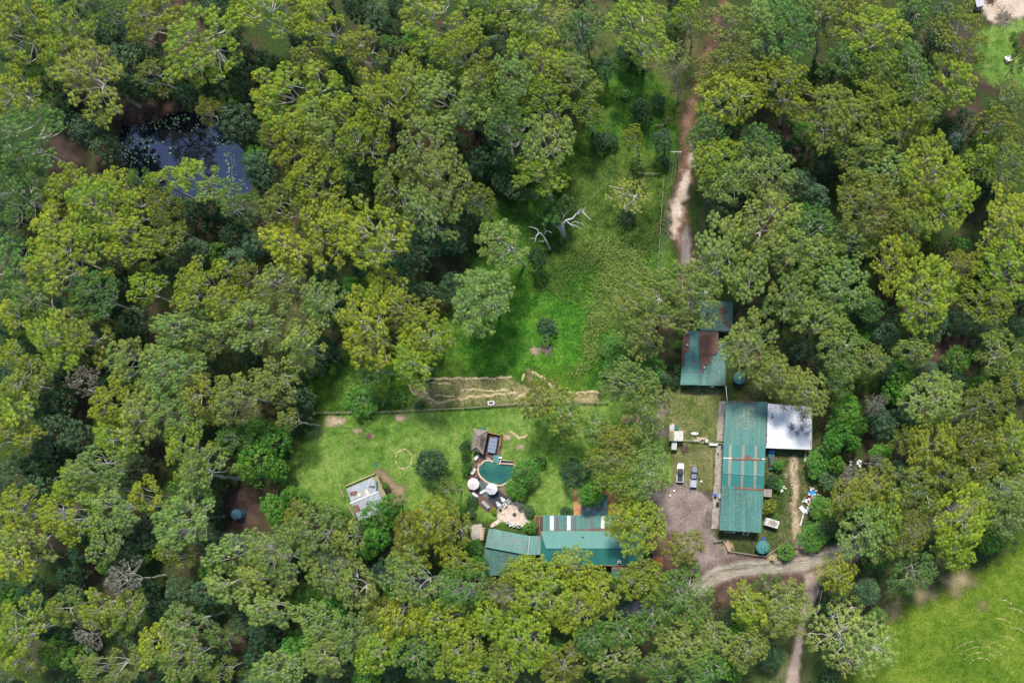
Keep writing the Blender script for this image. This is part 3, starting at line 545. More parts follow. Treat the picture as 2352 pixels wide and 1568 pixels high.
# ---------------------------------------------------------------- trees: tile: x,y,radius,colour in the photo tiles
TREES = {
0: "200,80,140Y 450,110,150Y 170,270,140Y 390,290,160Y 620,300,120O 600,520,170O 420,440,140O 720,600,90O 280,570,110B 60,480,110Y 80,650,140Y 130,850,160G 250,960,110G 60,1030,130G 100,1250,160G 950,140,120Y 1140,50,110Y 1290,130,150Y 1420,200,150Y 1180,330,130Y 1330,320,110Y 1300,440,120O 1640,60,130Y 1800,150,150Y 1950,60,140Y 2150,70,140Y 2250,220,120Y 2080,380,120O 850,240,130S 880,420,130S 780,60,110G 700,200,90D 1060,500,110O 1090,610,80D 930,590,110D 1000,400,90D 1450,560,120D 1160,610,35B 1390,570,60B 1280,650,90D 1410,730,90O 1630,440,90S 1620,840,130S 1750,900,80D 600,880,120S 720,1010,90S 1820,440,90D 1930,500,140Y 2100,590,140Y 1800,660,120Y 1980,690,160L 2220,560,130L 2150,780,140L 2080,900,140Y 2290,720,90Y 2240,940,120L 1880,900,110O 1950,1050,140Y 1750,1150,120S 2200,1160,130Y 2080,1290,140Y 1940,1410,150O 2230,1440,130Y 1800,1260,80D 1310,1230,130Y 1110,1230,100Y 930,1250,90G 790,1230,110Y 520,1180,120Y 430,1330,130Y 680,1330,140Y 380,1490,110Y 610,1490,110Y 900,1450,140Y 770,1420,100Y 1080,1370,100O 1250,1440,110D 1560,1370,120G 1430,1430,90D 1690,1510,90D 1100,1510,100O 60,200,110D 60,350,100S 1000,40,90D 1560,250,90D 1650,620,90D 500,690,80D 30,1450,120D",
1: "90,40,110D 240,110,90S 230,200,90S 600,60,130Y 530,170,120Y 730,60,140Y 790,170,150Y 920,90,100Y 1120,60,110Y 1250,90,150L 1400,50,150L 1600,110,110G 1870,120,120Y 2020,110,150Y 2070,250,130Y 1650,260,90S 1290,280,140Y 1350,400,160L 1170,440,130L 1530,290,120O 1190,570,120L 1540,490,110L 1650,540,110L 110,330,140O 330,350,90G 480,440,120Y 450,580,120Y 860,310,130Y 720,380,120Y 690,610,140O 880,550,110O 980,460,90O 230,610,140Y 260,740,130Y 80,660,90D 480,750,120Y 40,810,100Y 150,890,130Y 90,1020,120Y 630,870,110L 470,930,140L 560,1050,140L 780,690,150L 860,620,100L 970,710,110G 1390,620,110Y 1270,690,90Y 1180,790,110L 1440,730,110Y 1650,720,100O 1380,870,140L 1390,1020,150L 1080,900,110G 1200,930,100G 1280,1180,110Y 790,1000,90D 700,1140,140L 640,1280,130L 370,1270,110O 330,1380,130O 490,1380,90L 730,1340,110L 1100,1100,110D 1100,1240,90D 1180,1280,80S 1400,1230,110O 110,1180,110D 30,1220,80G 180,1490,140Y 600,1490,140L 900,1340,100O 1990,940,75Y 2180,960,75S 1780,470,80S 930,1080,100D 300,1120,90D 330,210,80D 380,60,80D",
2: "60,60,100Y 390,130,130L 620,230,150L 560,80,110L 270,100,100L 820,120,120G 700,60,110G 950,60,100O 900,200,90O 1060,150,100O 1240,50,120O 1340,140,120Y 1240,230,120Y 1420,230,130Y 1560,60,120G 1530,190,80D 1900,130,120O 1970,260,120O 250,400,110O 390,430,120O 200,500,100O 370,590,140Y 590,530,130Y 260,680,120Y 380,720,120Y 240,840,110G 700,330,120G 1090,380,130G 1320,430,140O 1400,520,110O 1560,370,130G 1600,490,100G 1850,500,120Y 1990,400,90O 1920,590,100Y 830,590,120Y 1000,640,110O 980,760,120O 760,700,110Y 950,860,110O 1180,860,120L 1130,760,100L 1330,690,140Y 1390,790,110G 1500,690,110O 1740,700,120O 1560,860,120Y 1690,990,110Y 1350,1000,110O 1460,1080,110L 1280,1190,110L 1430,1200,110L 1600,1130,120Y 1750,1120,120Y 1510,1290,120O 1900,1230,130Y 1700,1260,110Y 1850,1370,120Y 1600,1390,120O 1550,1520,110O 1750,1500,110Y 320,950,130Y 540,930,120G 130,960,100G 500,1060,130L 620,1130,110L 350,1190,140L 140,1190,120Y 250,1300,110O 580,1240,100O 560,1420,150L 700,1420,110L 460,1500,100L 790,1250,110S 920,1330,90S 240,1450,100S 1180,1330,120O 1300,1320,120O 1230,1450,130Y 1380,1400,110Y 1000,1490,110G 1110,1010,110O 960,1020,90D 2060,1080,120Y 2250,1010,130O 2100,840,100O 2220,730,110L 2270,880,100Y 2200,1180,120O 2200,1380,130Y 2270,1500,120Y 2060,1240,90S 2300,560,70L 1620,800,90G 1800,850,60D 2290,400,60O 1080,1130,90S 1700,1400,90O",
3: "270,80,130Y 420,170,140Y 230,260,120Y 600,40,120Y 770,90,130Y 930,100,150Y 1100,110,120O 480,300,100L 340,400,130Y 230,500,100G 560,480,110G 730,440,110G 540,600,110G 270,580,130L 150,680,100Y 330,700,140Y 530,740,130O 380,850,140Y 560,870,110O 60,180,100G 30,600,80Y 60,900,100Y 170,1010,110O 150,1150,110O 90,1270,120Y 60,1430,120Y 180,1400,100Y 430,990,100S 540,1090,110W 400,1200,110D 300,1280,90S 380,1400,140S 520,1450,110S 330,1520,100S 970,470,110Y 1330,190,110S 1150,320,90S 730,780,90S 1270,420,120Y 1430,360,130Y 1560,440,120Y 1340,520,110Y 1500,560,110Y 1680,330,100O 1860,60,120Y 2010,160,110Y 2160,70,130Y 2250,200,120Y 1750,150,100S 1930,360,110L 1820,440,90L 2170,420,120L 2140,530,100L 1700,610,120L 1620,740,130L 1790,700,90L 1340,820,140L 1450,730,100L 1080,700,120L 980,850,120L 880,950,120L 1080,960,120L 1250,690,110L 1250,950,110L 1030,1080,110L 950,1190,120L 860,1080,100Y 2010,820,120L 2060,720,60L 1960,910,70L 1800,990,110L 1720,1110,120L 1900,1100,90L 1620,1170,120L 1490,1220,100L 1330,1120,120O 1370,1220,80Y 1200,1220,120L 1130,1320,110Y 1250,1300,90L 780,1270,110Y 670,1230,90Y 890,1370,120L 700,1420,110Y 820,1470,90Y 1230,1500,110Y 1700,1440,110B 1870,1480,100B 1980,1340,80L 2050,1190,80S 1560,1450,100G 1400,1400,90D 640,960,110D 780,560,80D 1190,1420,80D 700,1080,110D 60,1060,100D",
4: "80,120,120Y 240,110,130Y 340,200,110Y 520,220,110S 600,80,130S 730,110,110S 90,440,100B 250,440,100Y 210,560,110Y 80,590,100Y 380,590,120O 520,610,100O 100,700,130Y 250,770,130Y 440,720,120Y 420,860,120Y 580,740,110Y 110,870,100Y 560,860,90Y 430,960,90Y 200,970,90G 540,960,80O 870,550,110L 1010,530,100L 850,400,110L 1030,410,100L 940,640,70L 1320,230,70D 2050,450,120L 1980,600,120O 2150,560,120L 2270,450,130L 2070,700,130L 1980,740,90L 2240,640,110L 2060,820,90L 2050,1060,100L 1940,1130,110L 2110,1170,110L 1840,1060,80L 1880,1000,60G 2060,1280,100L 1350,1170,90O 1290,1270,110O 1420,1270,100O 1560,1320,90O 1500,1420,80L 1670,1260,60L 1750,1430,100L 1880,1500,100O 2040,1440,110L 1650,1520,90O 2180,1060,60S 370,330,110D 500,470,80D 150,290,90D",
5: "560,60,110L 300,80,120L 160,130,100Y 330,250,130L 200,350,110L 480,320,130L 60,420,110L 120,560,120L 250,500,90L 460,440,90L 690,140,120L 810,70,110G 920,150,110L 1090,110,110L 1070,330,120L 860,250,120L 1230,320,100L 1280,140,110L 1420,110,110Y 1180,470,110L 760,480,130L 700,620,110L 870,590,110L 980,650,110Y 1010,790,110L 880,700,90L 1450,370,120Y 1490,220,110Y 1600,110,120Y 1560,520,130Y 1700,430,120Y 1780,330,110Y 1900,290,110O 1960,460,110Y 2060,560,100Y 2170,220,120Y 2210,90,120Y 2280,340,110Y 2200,560,110Y 1720,580,100Y 2110,850,100O 2250,810,100Y 2210,960,100O 1300,560,100G 1660,750,110S 1380,760,100S 1150,820,110L 1090,930,100L 1280,920,110L 1660,850,80L 1540,860,80L 1400,980,90S 460,840,130L 600,960,130L 400,990,110L 530,700,90L 660,1080,90L 350,880,80O 850,1090,120L 920,1210,100L 920,960,50G 1490,1020,90B 1510,1130,80B 1130,1270,110B 1090,1400,100B 1040,1500,80B 1200,1370,70B 1130,1130,90G 1350,1240,70W 1370,1370,100S 1750,1130,130L 1630,1280,120L 1820,1230,100L 1530,1290,90S 1990,1290,130O 2150,1190,120O 2280,1110,90Y 1800,1450,120Y 2090,1430,120O 1950,1500,110O 2250,1380,110Y 1550,1450,90O 1680,1520,100Y 2280,1500,110O 1240,660,80D 1200,250,70D",
6: "100,140,120S 280,70,100D 560,100,130L 700,120,110L 470,250,100Y 620,250,110Y 420,370,90Y 640,370,120L 520,500,110Y 800,310,100L 800,450,100L 700,560,100L 960,240,80Y 990,400,70Y 1220,70,120Y 1370,100,120L 1270,240,110L 1220,380,120L 1340,430,110L 1220,550,80L 1430,330,70S 1730,80,130B 1880,110,90B 1850,370,90B 1990,310,100B 1900,450,80B 180,400,110Y 330,460,110Y 120,560,120L 300,600,110L 90,700,110Y 210,790,110L 60,420,90Y 850,680,110S 960,600,90S 700,740,100L 820,880,120W 900,990,80O 1180,710,110O 560,680,90D 400,1050,120O 60,1110,120Y 190,1170,100O 30,1330,100Y 690,1080,110Y 850,1110,110Y 580,990,90Y 620,1240,100W 380,1370,110B 150,1440,120O 1620,680,120L 1800,660,120L 1500,720,90Y 1900,760,120L 1740,820,110L 1520,900,120L 1650,920,90L 1870,900,100L 1700,1050,120L 1840,1090,100L 2050,620,120L 2200,560,110L 2150,760,110L 2220,880,100L 1420,800,70B 1230,930,100S 1400,960,100S 2050,450,100O 2200,420,100L 1180,1130,110L 1300,1180,100L 1080,1270,110Y 1200,1310,110L 1000,1430,110L 1160,1450,120L 1320,1400,110L 820,1430,110L 640,1440,110Y 730,1530,90L 1480,1250,80G 1500,1480,90O 1930,1440,120L 2080,1360,100L 2160,1240,110L 2220,1400,110L 2120,1120,100L 2250,1050,100B 2290,1190,90G 1800,1510,100L 1790,1230,90D 500,1230,80D 480,830,90D 1420,1060,60D 1010,900,60D",
7: "700,250,80O 640,410,110Y 750,460,90O 600,550,120Y 740,600,100O 480,470,90O 470,610,90O 240,440,110B 330,370,90B 220,580,100B 180,660,80B 30,480,80L 40,620,80L 400,650,90Y 330,760,90Y 480,770,80Y 740,730,100Y 880,650,70B 910,770,80B 1790,60,110L 1930,50,110L 2060,90,110L 1860,180,110Y 2010,200,110L 1940,280,80Y 2180,80,70L 1680,300,90B 1880,420,90Y 2030,420,100Y 1870,560,80Y 2000,580,110Y 2140,520,90Y 2000,690,70Y 2260,700,80O 1190,810,100Y 1330,770,80Y 1360,900,110Y 1250,930,90Y 1480,780,60Y 1620,750,70Y 1550,880,100Y 1720,800,60Y 1680,900,100Y 1620,1010,110Y 1400,1020,110Y 1500,1120,90Y 1760,1040,80Y 1910,890,100Y 2020,950,90Y 1990,820,80L 2120,780,70Y 2150,930,70Y 500,880,100L 580,970,120L 450,1060,110Y 380,1160,120Y 620,1100,110Y 790,950,110G 880,860,80Y 90,970,120L 60,860,80G 250,1090,100O 60,1220,120L 140,1140,90L 100,1350,90L 740,1160,120Y 620,1230,100Y 840,1250,120Y 860,1380,110Y 960,1080,90Y 710,1360,110Y 1010,1220,100Y 1150,1180,100Y 1190,1320,120Y 1270,1220,90Y 1060,1370,90O 290,1290,120Y 440,1280,100G 190,1420,120Y 380,1440,120O 590,1450,110G 800,1510,100Y 960,1490,100Y 1110,1490,90L 1270,1440,90Y 1660,1280,110G 1530,1410,120O 1830,1250,100G 1740,1430,110L 1900,1380,110L 1640,1170,80O 1980,1270,100G 2050,1450,110G 2180,1080,110G 2120,1200,100G 2230,1260,100L 2250,1430,110Y 2280,1000,80G 1420,1270,80D 1400,1500,100O 940,1180,60D 1310,1090,60D",
8: "30,720,80Y 50,620,60G 1130,290,100O 1090,380,90O 1350,180,100O 1290,300,110Y 1460,370,120Y 1400,470,100L 1560,280,100O 1700,240,100O 1850,200,110O 1830,90,100O 1680,90,110Y 1990,170,100O 2110,60,110O 1240,520,90O 1380,590,120L 1200,620,90L 1530,560,100O 1460,700,90L 1600,470,80O 1880,440,100Y 1800,550,100Y 1830,680,110Y 1980,400,80Y 1990,560,90Y 2170,400,120Y 2260,280,100L 2200,530,90L 2300,430,90L 1680,800,100G 1900,720,80G 1600,740,70G 1500,900,80G 2080,610,80B 1080,820,90Y 1050,970,80Y 1150,880,60Y 90,930,100G 60,1060,100G 140,1180,100L 60,1280,90L 370,940,70Y 580,900,100G 640,1010,110L 520,1030,90Y 440,1090,90L 660,1120,100L 760,1000,80O 750,1140,80Y 330,1130,80D 230,1270,110L 60,1380,110L 250,1420,100G 400,1300,90O 510,1290,70L 460,1400,80L 150,1520,100G 1150,170,80W 1310,60,70W 1240,590,100Y 1330,520,90O 1450,450,100Y 1700,330,90O 980,890,50D",
}
import re
EL = []
for ti, sx in TREES.items():
    for tok in sx.split():
        a, b, cc = tok.split(','); r = float(cc[:-1]); dx, dy = T(ti, float(a), float(b))
        if cc[-1] in 'YLOG': EL.append([[(dx, dy, r*.0399)], cc[-1]])
        else: tree_at(dx, dy, r*.0399, cc[-1])
for x, y, r, t_ in ((955, 1325, 50, 'Y'), (1060, 1352, 45, 'Y'), (1150, 1372, 48, 'O'), (1245, 1382, 50, 'Y'), (1330, 1395, 34, 'G'), (1568, 1352, 38, 'G'), (1500, 1370, 30, 'O'), (2085, 1222, 42, 'Y'), (2235, 1165, 45, 'Y'), (2300, 1130, 48, 'O'), (2355, 1085, 45, 'Y'),
                    (5, 40, 48, 'Y'), (0, 330, 45, 'G'), (-5, 640, 45, 'G'), (0, 900, 40, 'Y'), (5, 1190, 42, 'L'), (640, 1262, 36, 'Y'), (370, 1205, 34, 'L'), (10, 480, 40, 'G'), (2345, 640, 40, 'Y'), (30, 1480, 40, 'O')):
    EL.append([[(x, y, r*SD)], t_])
# neighbouring lobes of one colour belong to one broad crown
def cen(m):
    w_ = sum(q[2]**2 for q in m); return sum(q[0]*q[2]**2 for q in m)/w_, sum(q[1]*q[2]**2 for q in m)/w_
NE = 286
while len(EL) > NE:
    CC = np.array([cen(m) for m, t in EL]); n_ = np.array([len(m) for m, t in EL]); tt = np.array([ord(t) for m, t in EL])
    D = np.hypot(CC[:, None, 0]-CC[None, :, 0], CC[:, None, 1]-CC[None, :, 1])*(n_[:, None]+n_[None, :])**.8
    D = D*np.where(tt[:, None] == tt[None, :], 1, 1.6); nearp = np.hypot(CC[:, 0]-425, CC[:, 1]-345) < 220; D = D*np.where(nearp[:, None] | nearp[None, :], 3.5, 1); D[np.arange(len(EL)), np.arange(len(EL))] = 1e9
    i, j = np.unravel_index(np.argmin(D), D.shape); a, b = EL[i], EL[j]
    big = a if len(a[0]) >= len(b[0]) else b
    EL = [e for k, e in enumerate(EL) if k not in (i, j)]+[[a[0]+b[0], big[1]]]
for m, t_ in EL:
    x, y = cen(m); r = math.sqrt(sum(q[2]**2 for q in m))*(.97 if len(m) > 1 else 1)
    if len(m) > 1:
        A_ = np.array([(q[0]-x, -(q[1]-y)) for q in m]); C_ = A_.T@A_/len(m)*SD*SD+np.eye(2)*6; wv_, ev = np.linalg.eigh(C_)
        asp = min(1.14, (wv_[1]/wv_[0])**.25); ax = math.atan2(ev[1, 1], ev[0, 1])
    else: asp, ax = 1.0, None
    tree_at(x, y, min(r, 10), t_, asp=asp, axis=ax)
# trees that stand in the open and show their trunks
def own(i, x, y, bx, by, r, t, h, label, **k):
    dx, dy = T(i, x, y); return tree_at(dx, dy, r*.0399, t, h=h, label=label, base=T(i, bx, by), **k)
own(1, 2260, 390, 2283, 690, 100, 'L', 17, 'slim pale-trunked eucalyptus standing alone beside the dirt track', sparse=True)
own(1, 1930, 1320, 1950, 1465, 140, 'Y', 11, 'airy yellow-green gum with a forked white trunk in the meadow', sparse=True)
own(4, 1060, 110, 1240, 290, 170, 'L', 19, 'leaning grey-green eucalyptus with bare trunk foot on the meadow edge')
own(4, 930, 470, 985, 620, 155, 'L', 17, 'drooping grey-green eucalyptus over the left edge of the green meadow')
own(1, 820, 720, 960, 960, 110, 'L', 21, 'tall eucalyptus with a long bare leaning trunk left of the meadow top', sparse=True)
own(3, 2060, 830, 2290, 940, 70, 'L', 19, 'slanting thin-crowned eucalyptus reaching left over the small clearing', sparse=True)
own(8, 1080, 1240, 1085, 1310, 225, 'L', 18, 'big sparse white-limbed eucalyptus beside the paddock and driveway', sparse=True)
own(8, 1290, 1290, 1110, 1320, 205, 'L', 18, 'spreading pale sparse eucalyptus leaning over the bright paddock', sparse=True)
own(8, 1130, 1450, 1110, 1400, 150, 'L', 16, 'thin sparse eucalyptus at the lower edge beside the paddock', sparse=True)
# round garden trees and shrubs
def shrub(dx, dy, r, t, label, h=None, kind='s', cat='shrub', group=None):
    return tree_at(dx, dy, r*SD, t, kind=kind, h=h, label=label, cat=cat, group=group)
shrub(990, 1066, 43, 'D', 'dense round dark green tree alone on the lower lawn', 8, 'r', 'tree')
shrub(1204, 1085, 38, 'B', 'glossy bright green fruit tree overhanging the swimming pool', 6, 'r', 'tree')
shrub(1186, 1122, 30, 'B', 'bushy bright green fruit tree below the swimming pool tree', 5, 'r', 'tree')
shrub(1236, 1052, 20, 'B', 'small bright shrub right of the pool fruit tree', 3)
for k, (a, b) in enumerate([(400, 560), (370, 760), (400, 950), (360, 1180), (330, 660), (430, 1080)]):
    dx, dy = C1(a, b); shrub(dx, dy, 12, 'B' if k % 2 else 'D', 'leafy hedge shrub on the left side of the thatched hut and pool', 3, group='hedge left of the pool')
shrub(1322, 1085, 34, 'D', 'very dark dense tree left of the big tree beside the yard', 8, 'r', 'tree')
shrub(*T(7, 1700, 270), 30, 'B', 'bright green tree in front of the small green annexe roof', 6, 'r', 'tree')
shrub(1218, 1210, 16, 'B', 'green shrub beside the timber stairs of the long house', 3)
shrub(*C2(1850, 950), 16, 'S', 'blue-green shrub on the right edge of the stone patio', 2.5)
shrub(*C2(1660, 870), 10, 'W', 'wispy grey-green bush growing on the stone patio', 1.6)
shrub(*T(4, 1850, 850), 34, 'B', 'bright green bush left of the little blue-grey shed roof', 4, 'r')
shrub(*T(4, 1830, 970), 26, 'B', 'bright green bush below the tall dry grass', 3, 'r')
shrub(*T(4, 1390, 700), 26, 'D', 'dark leafy bush above the log pile in the meadow', 2.5)
shrub(*T(4, 1380, 790), 16, 'B', 'bright leafy bush touching the log pile in the meadow', 2)
shrub(*T(4, 120, 1200), 38, 'B', 'dark bushy shrub straddling the long rail fence', 4, 'r')
shrub(*T(4, 60, 1130), 20, 'G', 'leafy bush above the fence-straddling shrub', 3)
shrub(*T(4, 380, 1180), 20, 'B', 'bright low bush left of the straw rows', 2)
shrub(*T(4, 510, 1235), 11, 'S', 'small grey-green bush at the left end of the straw rows', 1.5)
shrub(*T(4, 2120, 400), 14, 'B', 'bright green bush beside the tall dry grass top', 2)
shrub(*T(1, 1945, 1470), 22, 'D', 'dark round shrub around the foot of the forked white gum', 2.5)
shrub(*T(1, 1760, 960), 24, 'D', 'dark oval shrub on the upper meadow', 3)
shrub(*T(1, 1840, 960), 16, 'D', 'smaller dark shrub touching the dark oval one', 2.5)
shrub(*T(1, 2030, 740), 26, 'D', 'dark shrub left of the lone slim eucalyptus', 4)
shrub(*T(1, 2040, 800), 22, 'G', 'green shrub below the dark one near the track', 3)
shrub(*T(1, 2150, 690), 20, 'D', 'small rounded dark shrub next to the dirt track', 3)
shrub(*T(1, 2010, 1100), 20, 'G', 'leafy green bush under the small meadow tree', 3)
shrub(*T(1, 2180, 1090), 14, 'D', 'narrow dark bush on the fence line', 2.5)
shrub(*T(1, 1920, 640), 13, 'B', 'small sprawling bright plant on the upper meadow', 1.5)
shrub(*T(8, 940, 70), 34, 'B', 'leafy green bush right of the tan shed track', 5, 'r')
shrub(*T(8, 905, 130), 18, 'G', 'green bush above the rubbish heap', 4, 'r')
shrub(*T(8, 1010, 190), 26, 'S', 'grey-green bush right of the rubbish heap', 5, 'r')
shrub(*T(8, 960, 390), 36, 'B', 'bright bushy growth below the rubbish heap', 4, 'r')
shrub(*T(8, 900, 570), 38, 'B', 'large bright shrub between shed track and gravel road', 4, 'r')
shrub(*T(8, 980, 520), 26, 'S', 'dull green shrub right of the large bright one', 4, 'r')
shrub(*T(8, 600, 370), 20, 'O', 'olive shrub leaning on the right wall of the green shed', 3.5)
shrub(*T(8, 650, 440), 9, 'B', 'small bright plant beside the dirty white caravan', 2)
shrub(*T(8, 720, 680), 22, 'B', 'yellow-flecked bush between round tank and shed track', 2.5)
shrub(*T(8, 620, 200), 18, 'D', 'dark creeper bush behind the leaf-covered car roof', 3)
shrub(*T(8, 660, 220), 15, 'B', 'bright low bush behind the leaf-covered car roof', 2.5)
shrub(*T(8, 660, 90), 15, 'B', 'bright bush right of the leaf-covered car', 2.5)
shrub(*T(8, 1090, 150), 26, 'W', 'dry grey bush left of the scattered white scrap', 4, 'r')
shrub(*C7(840, 1130), 16, 'B', 'yellow-green shrub at the left wall of the litter-strewn roof', 2.5)
shrub(*C7(820, 790), 13, 'B', 'small green shrub left of the litter-strewn roof', 2)
shrub(*C7(760, 1290), 16, 'D', 'dark shrub at the lower left corner of the litter-strewn roof', 3)
shrub(*C8(1370, 660), 10, 'B', 'little round tree at the right wall of the grey slab hut', 3)
shrub(*T(7, 1030, 400), 9, 'Y', 'yellow-leaved plant at the end of the dark pool deck', 1.5)
shrub(*T(7, 885, 335), 15, 'D', 'dark garden bush left of the pool deck', 2)
shrub(*T(7, 875, 410), 13, 'S', 'dull garden bush left of the long grey table', 2)
shrub(*T(7, 1520, 405), 16, 'D', 'dark bush at the top wall of the long house', 2)
shrub(2335, 95, 8, 'B', 'clipped bright hedge plant around the top right garden bed', 1.5, group='hedge of the round bed')
shrub(2328, 80, 7, 'B', 'clipped bright hedge plant around the top right garden bed', 1.5, group='hedge of the round bed')
shrub(2338, 112, 7, 'B', 'clipped bright hedge plant around the top right garden bed', 1.5, group='hedge of the round bed')

# understorey fills the gaps of the forest
def inp(poly, x, y): return float(sdf_poly(poly, np.array([x]), np.array([y]))[0])
OPEN = [MEADOW, LAWN, SHEDG, PADD, POND, [(1470, 1100), (1660, 1100), (1760, 1310), (1960, 1240), (1990, 1290), (1880, 1330), (1850, 1568), (1790, 1568), (1840, 1350), (1600, 1350)],
        [(2200, 0), (2352, 0), (2352, 200), (2230, 190)], [(1625, -10), (1660, -10), (1640, 640), (1500, 620), (1540, 300), (1590, 180)], [(1555, 670), (1700, 670), (1700, 900), (1555, 900)], [(1100, 1130), (1520, 1130), (1520, 1335), (1100, 1335)],
        [(280, 220), (420, 220), (420, 290), (280, 290)], [(110, 300), (170, 300), (180, 400), (120, 400)], [(600, 650), (700, 640), (720, 820), (640, 800)], [(520, 1100), (640, 1120), (610, 1240), (520, 1230)]]
placed = []
tries = 0
nC = len(CROWNS)
while len(placed) < 290 and tries < 14000:
    tries += 1; x = R_.uniform(-25, 2375); y = R_.uniform(-25, 1590); r = R_.uniform(15, 26)+14*max(0, 1-tries/2500)
    if any(inp(p, x, y) > -r*.6 for p in OPEN): continue
    if any((x-a)**2+(y-b)**2 < (c*.74)**2 for a, b, c in CROWNS[:nC]): continue
    if any((x-a)**2+(y-b)**2 < (r*1.4)**2 for a, b in placed): continue
    placed.append((x, y)); big_ = r >= 18 and sum(1 for q in ALLT if q[4] == 'leafy_tree') < 290
    tree_at(x, y, r*SD, R_.choice('DDDDSSSGB'), kind='r' if big_ else 's', h=R_.uniform(3, 5)+r*.13, cat='tree')
print('trees', len(ALLT), 'understorey', len(placed))

# ---------------------------------------------------------------- low plants and grass (nobody could count them)
def rnd_in(poly, n, avoid=()):
    P = np.array(poly); g = NP; out = []
    while len(out) < n:
        X = g.uniform(P[:, 0].min(), P[:, 0].max(), n); Y = g.uniform(P[:, 1].min(), P[:, 1].max(), n)
        ok = sdf_poly(poly, X, Y) > 0
        for a in avoid: ok &= sdf_poly(a, X, Y) < 0
        out += list(zip(X[ok], Y[ok]))
    return out[:n]
forest = [W2(*p) for p in [(-30, -30), (2380, -30), (2380, 1260), (1960, 1420), (1880, 1600), (-30, 1600)]]
av = [[W2(*p) for p in q] for q in (MEADOW, LAWN, SHEDG, POND, [(1470, 1100), (1660, 1100), (1760, 1310), (2380, 1060), (2380, 1120), (1880, 1330), (1850, 1568), (1790, 1568), (1800, 1350), (1600, 1350)], [(2230, -20), (2380, -20), (2380, 210), (2230, 200)], [(1560, -20), (1660, -20), (1640, 640), (1540, 640)], [(1555, 670), (1700, 670), (1700, 900), (1555, 900)], [(1100, 1130), (1520, 1130), (1520, 1335), (1100, 1335)], [(280, 220), (420, 220), (420, 290), (280, 290)])]
pts = rnd_in(forest, 5200, av)
g = NP; keep = []
for p in pts:
    if math.sin(p[0]*.11+1.3)*math.sin(p[1]*.13)+math.sin(p[0]*.31+p[1]*.23)*.5+g.uniform(-.5, .5) > -.15: keep.append(p)
cs = [(x, y, g.uniform(.1, .5)) for x, y in keep]
cm = leaf_mesh('undergrowth', cs, list(g.uniform(.5, 1.5, len(cs))), 34, .34, 5, .6, .6, .45, 'cover')
o = bpy.data.objects.new('undergrowth', cm); col.objects.link(o); o.color = (.030, .065, .018, 1); tag(o, 'low dark green undergrowth between the forest trees', 'undergrowth', kind='stuff')
# weeds round the sheds and meadow
def weeds(name, dpoly, n, colr, label, seed, size=.26, rmin=.3, rmax=.9, per=26):
    p = rnd_in(wp(dpoly), n); gg = np.random.default_rng(seed)
    o = bpy.data.objects.new(name, leaf_mesh(name, [(x, y, .1) for x, y in p], list(gg.uniform(rmin, rmax, n)), per, size, seed, .55, .7, .35, 'cover'))
    col.objects.link(o); o.color = (*colr, 1); tag(o, label, 'weeds', kind='stuff')
weeds('weeds', [(1765, 1050), (1810, 1060), (1822, 1150), (1815, 1270), (1770, 1280), (1760, 1210), (1790, 1200), (1775, 1150)], 170, (.06, .17, .02), 'rank green weeds between the green shed and the tan track', 21)
weeds('weeds', [(1840, 1060), (1870, 1060), (1900, 1160), (1870, 1260), (1850, 1270), (1860, 1180), (1840, 1110)], 110, (.06, .16, .02), 'rank weeds on the right side of the tan track', 22)
weeds('weeds', [(1330, 420), (1500, 330), (1520, 420), (1400, 520), (1320, 520)], 160, (.055, .14, .016), 'low clumps of weeds on the upper meadow', 23, .22, .2, .7, 16)
weeds('weeds', [(1200, 640), (1370, 600), (1360, 840), (1200, 860)], 120, (.045, .15, .016), 'low clumps of weeds on the green meadow', 24, .22, .2, .6, 14)
def blades(name, dpoly, n, L, wd, c, label, seed, ang=None, lean=.9, h=.5, m='cover'):
    g = np.random.default_rng(seed); p = np.array(rnd_in(wp(dpoly), n)); X, Y = p[:, 0], p[:, 1]
    if 'tall' in name:
        dd = sdf_poly(wp(dpoly), X, Y); kp = (np.sin(X*.5+.7)*np.sin(Y*.61)+.5*np.sin(X*1.3+Y*1.1)+g.uniform(-.9, .9, n) > -.7) & (dd > g.uniform(0, 3.5, n)); X, Y = X[kp], Y[kp]; n = len(X)
    f = np.sin(X*.35+1)+np.sin(Y*.42+X*.12)*1.3+np.sin(X*.9-Y*.7)*.5
    th = f*.7+(ang if ang is not None else .9)+g.normal(size=n)*.35
    Ls = L*g.uniform(.5, 1.3, n); dx = np.cos(th); dy = np.sin(th); V = []
    for t, zz, ww in ((0, 0, 1), (.5, h, .8), (1, h*.45, .1)):
        for sgn in (-1, 1):
            V.append(np.stack([X+dx*Ls*lean*t-dy*wd*ww*sgn*.5, Y+dy*Ls*lean*t+dx*wd*ww*sgn*.5, .03+zz*Ls+g.uniform(0, .02, n)], 1))
    V = np.stack(V, 1).reshape(-1, 3); b = np.arange(n)[:, None]*6
    F = np.concatenate([b+np.array([0, 1, 3, 2]), b+np.array([2, 3, 5, 4])], 0)
    me = bpy.data.meshes.new(name); me.from_pydata(V.tolist(), [], F.tolist()); me.update()
    tone = g.uniform(0, 1, n)
    for nm in ('tone', 'tip'):
        at = me.attributes.new(nm, 'FLOAT', 'FACE'); at.data.foreach_set('value', np.concatenate([tone, tone]).astype(np.float32))
    me.materials.append(M[m]); o = bpy.data.objects.new(name, me); col.objects.link(o); o.color = (*c, 1)
    tag(o, label, 'grass', kind='stuff')
TG1 = [(1330, 560), (1400, 540), (1470, 560), (1500, 600), (1510, 650), (1460, 670), (1430, 740), (1400, 760), (1390, 820), (1330, 890), (1300, 880), (1340, 780), (1330, 720), (1370, 640), (1350, 600)]
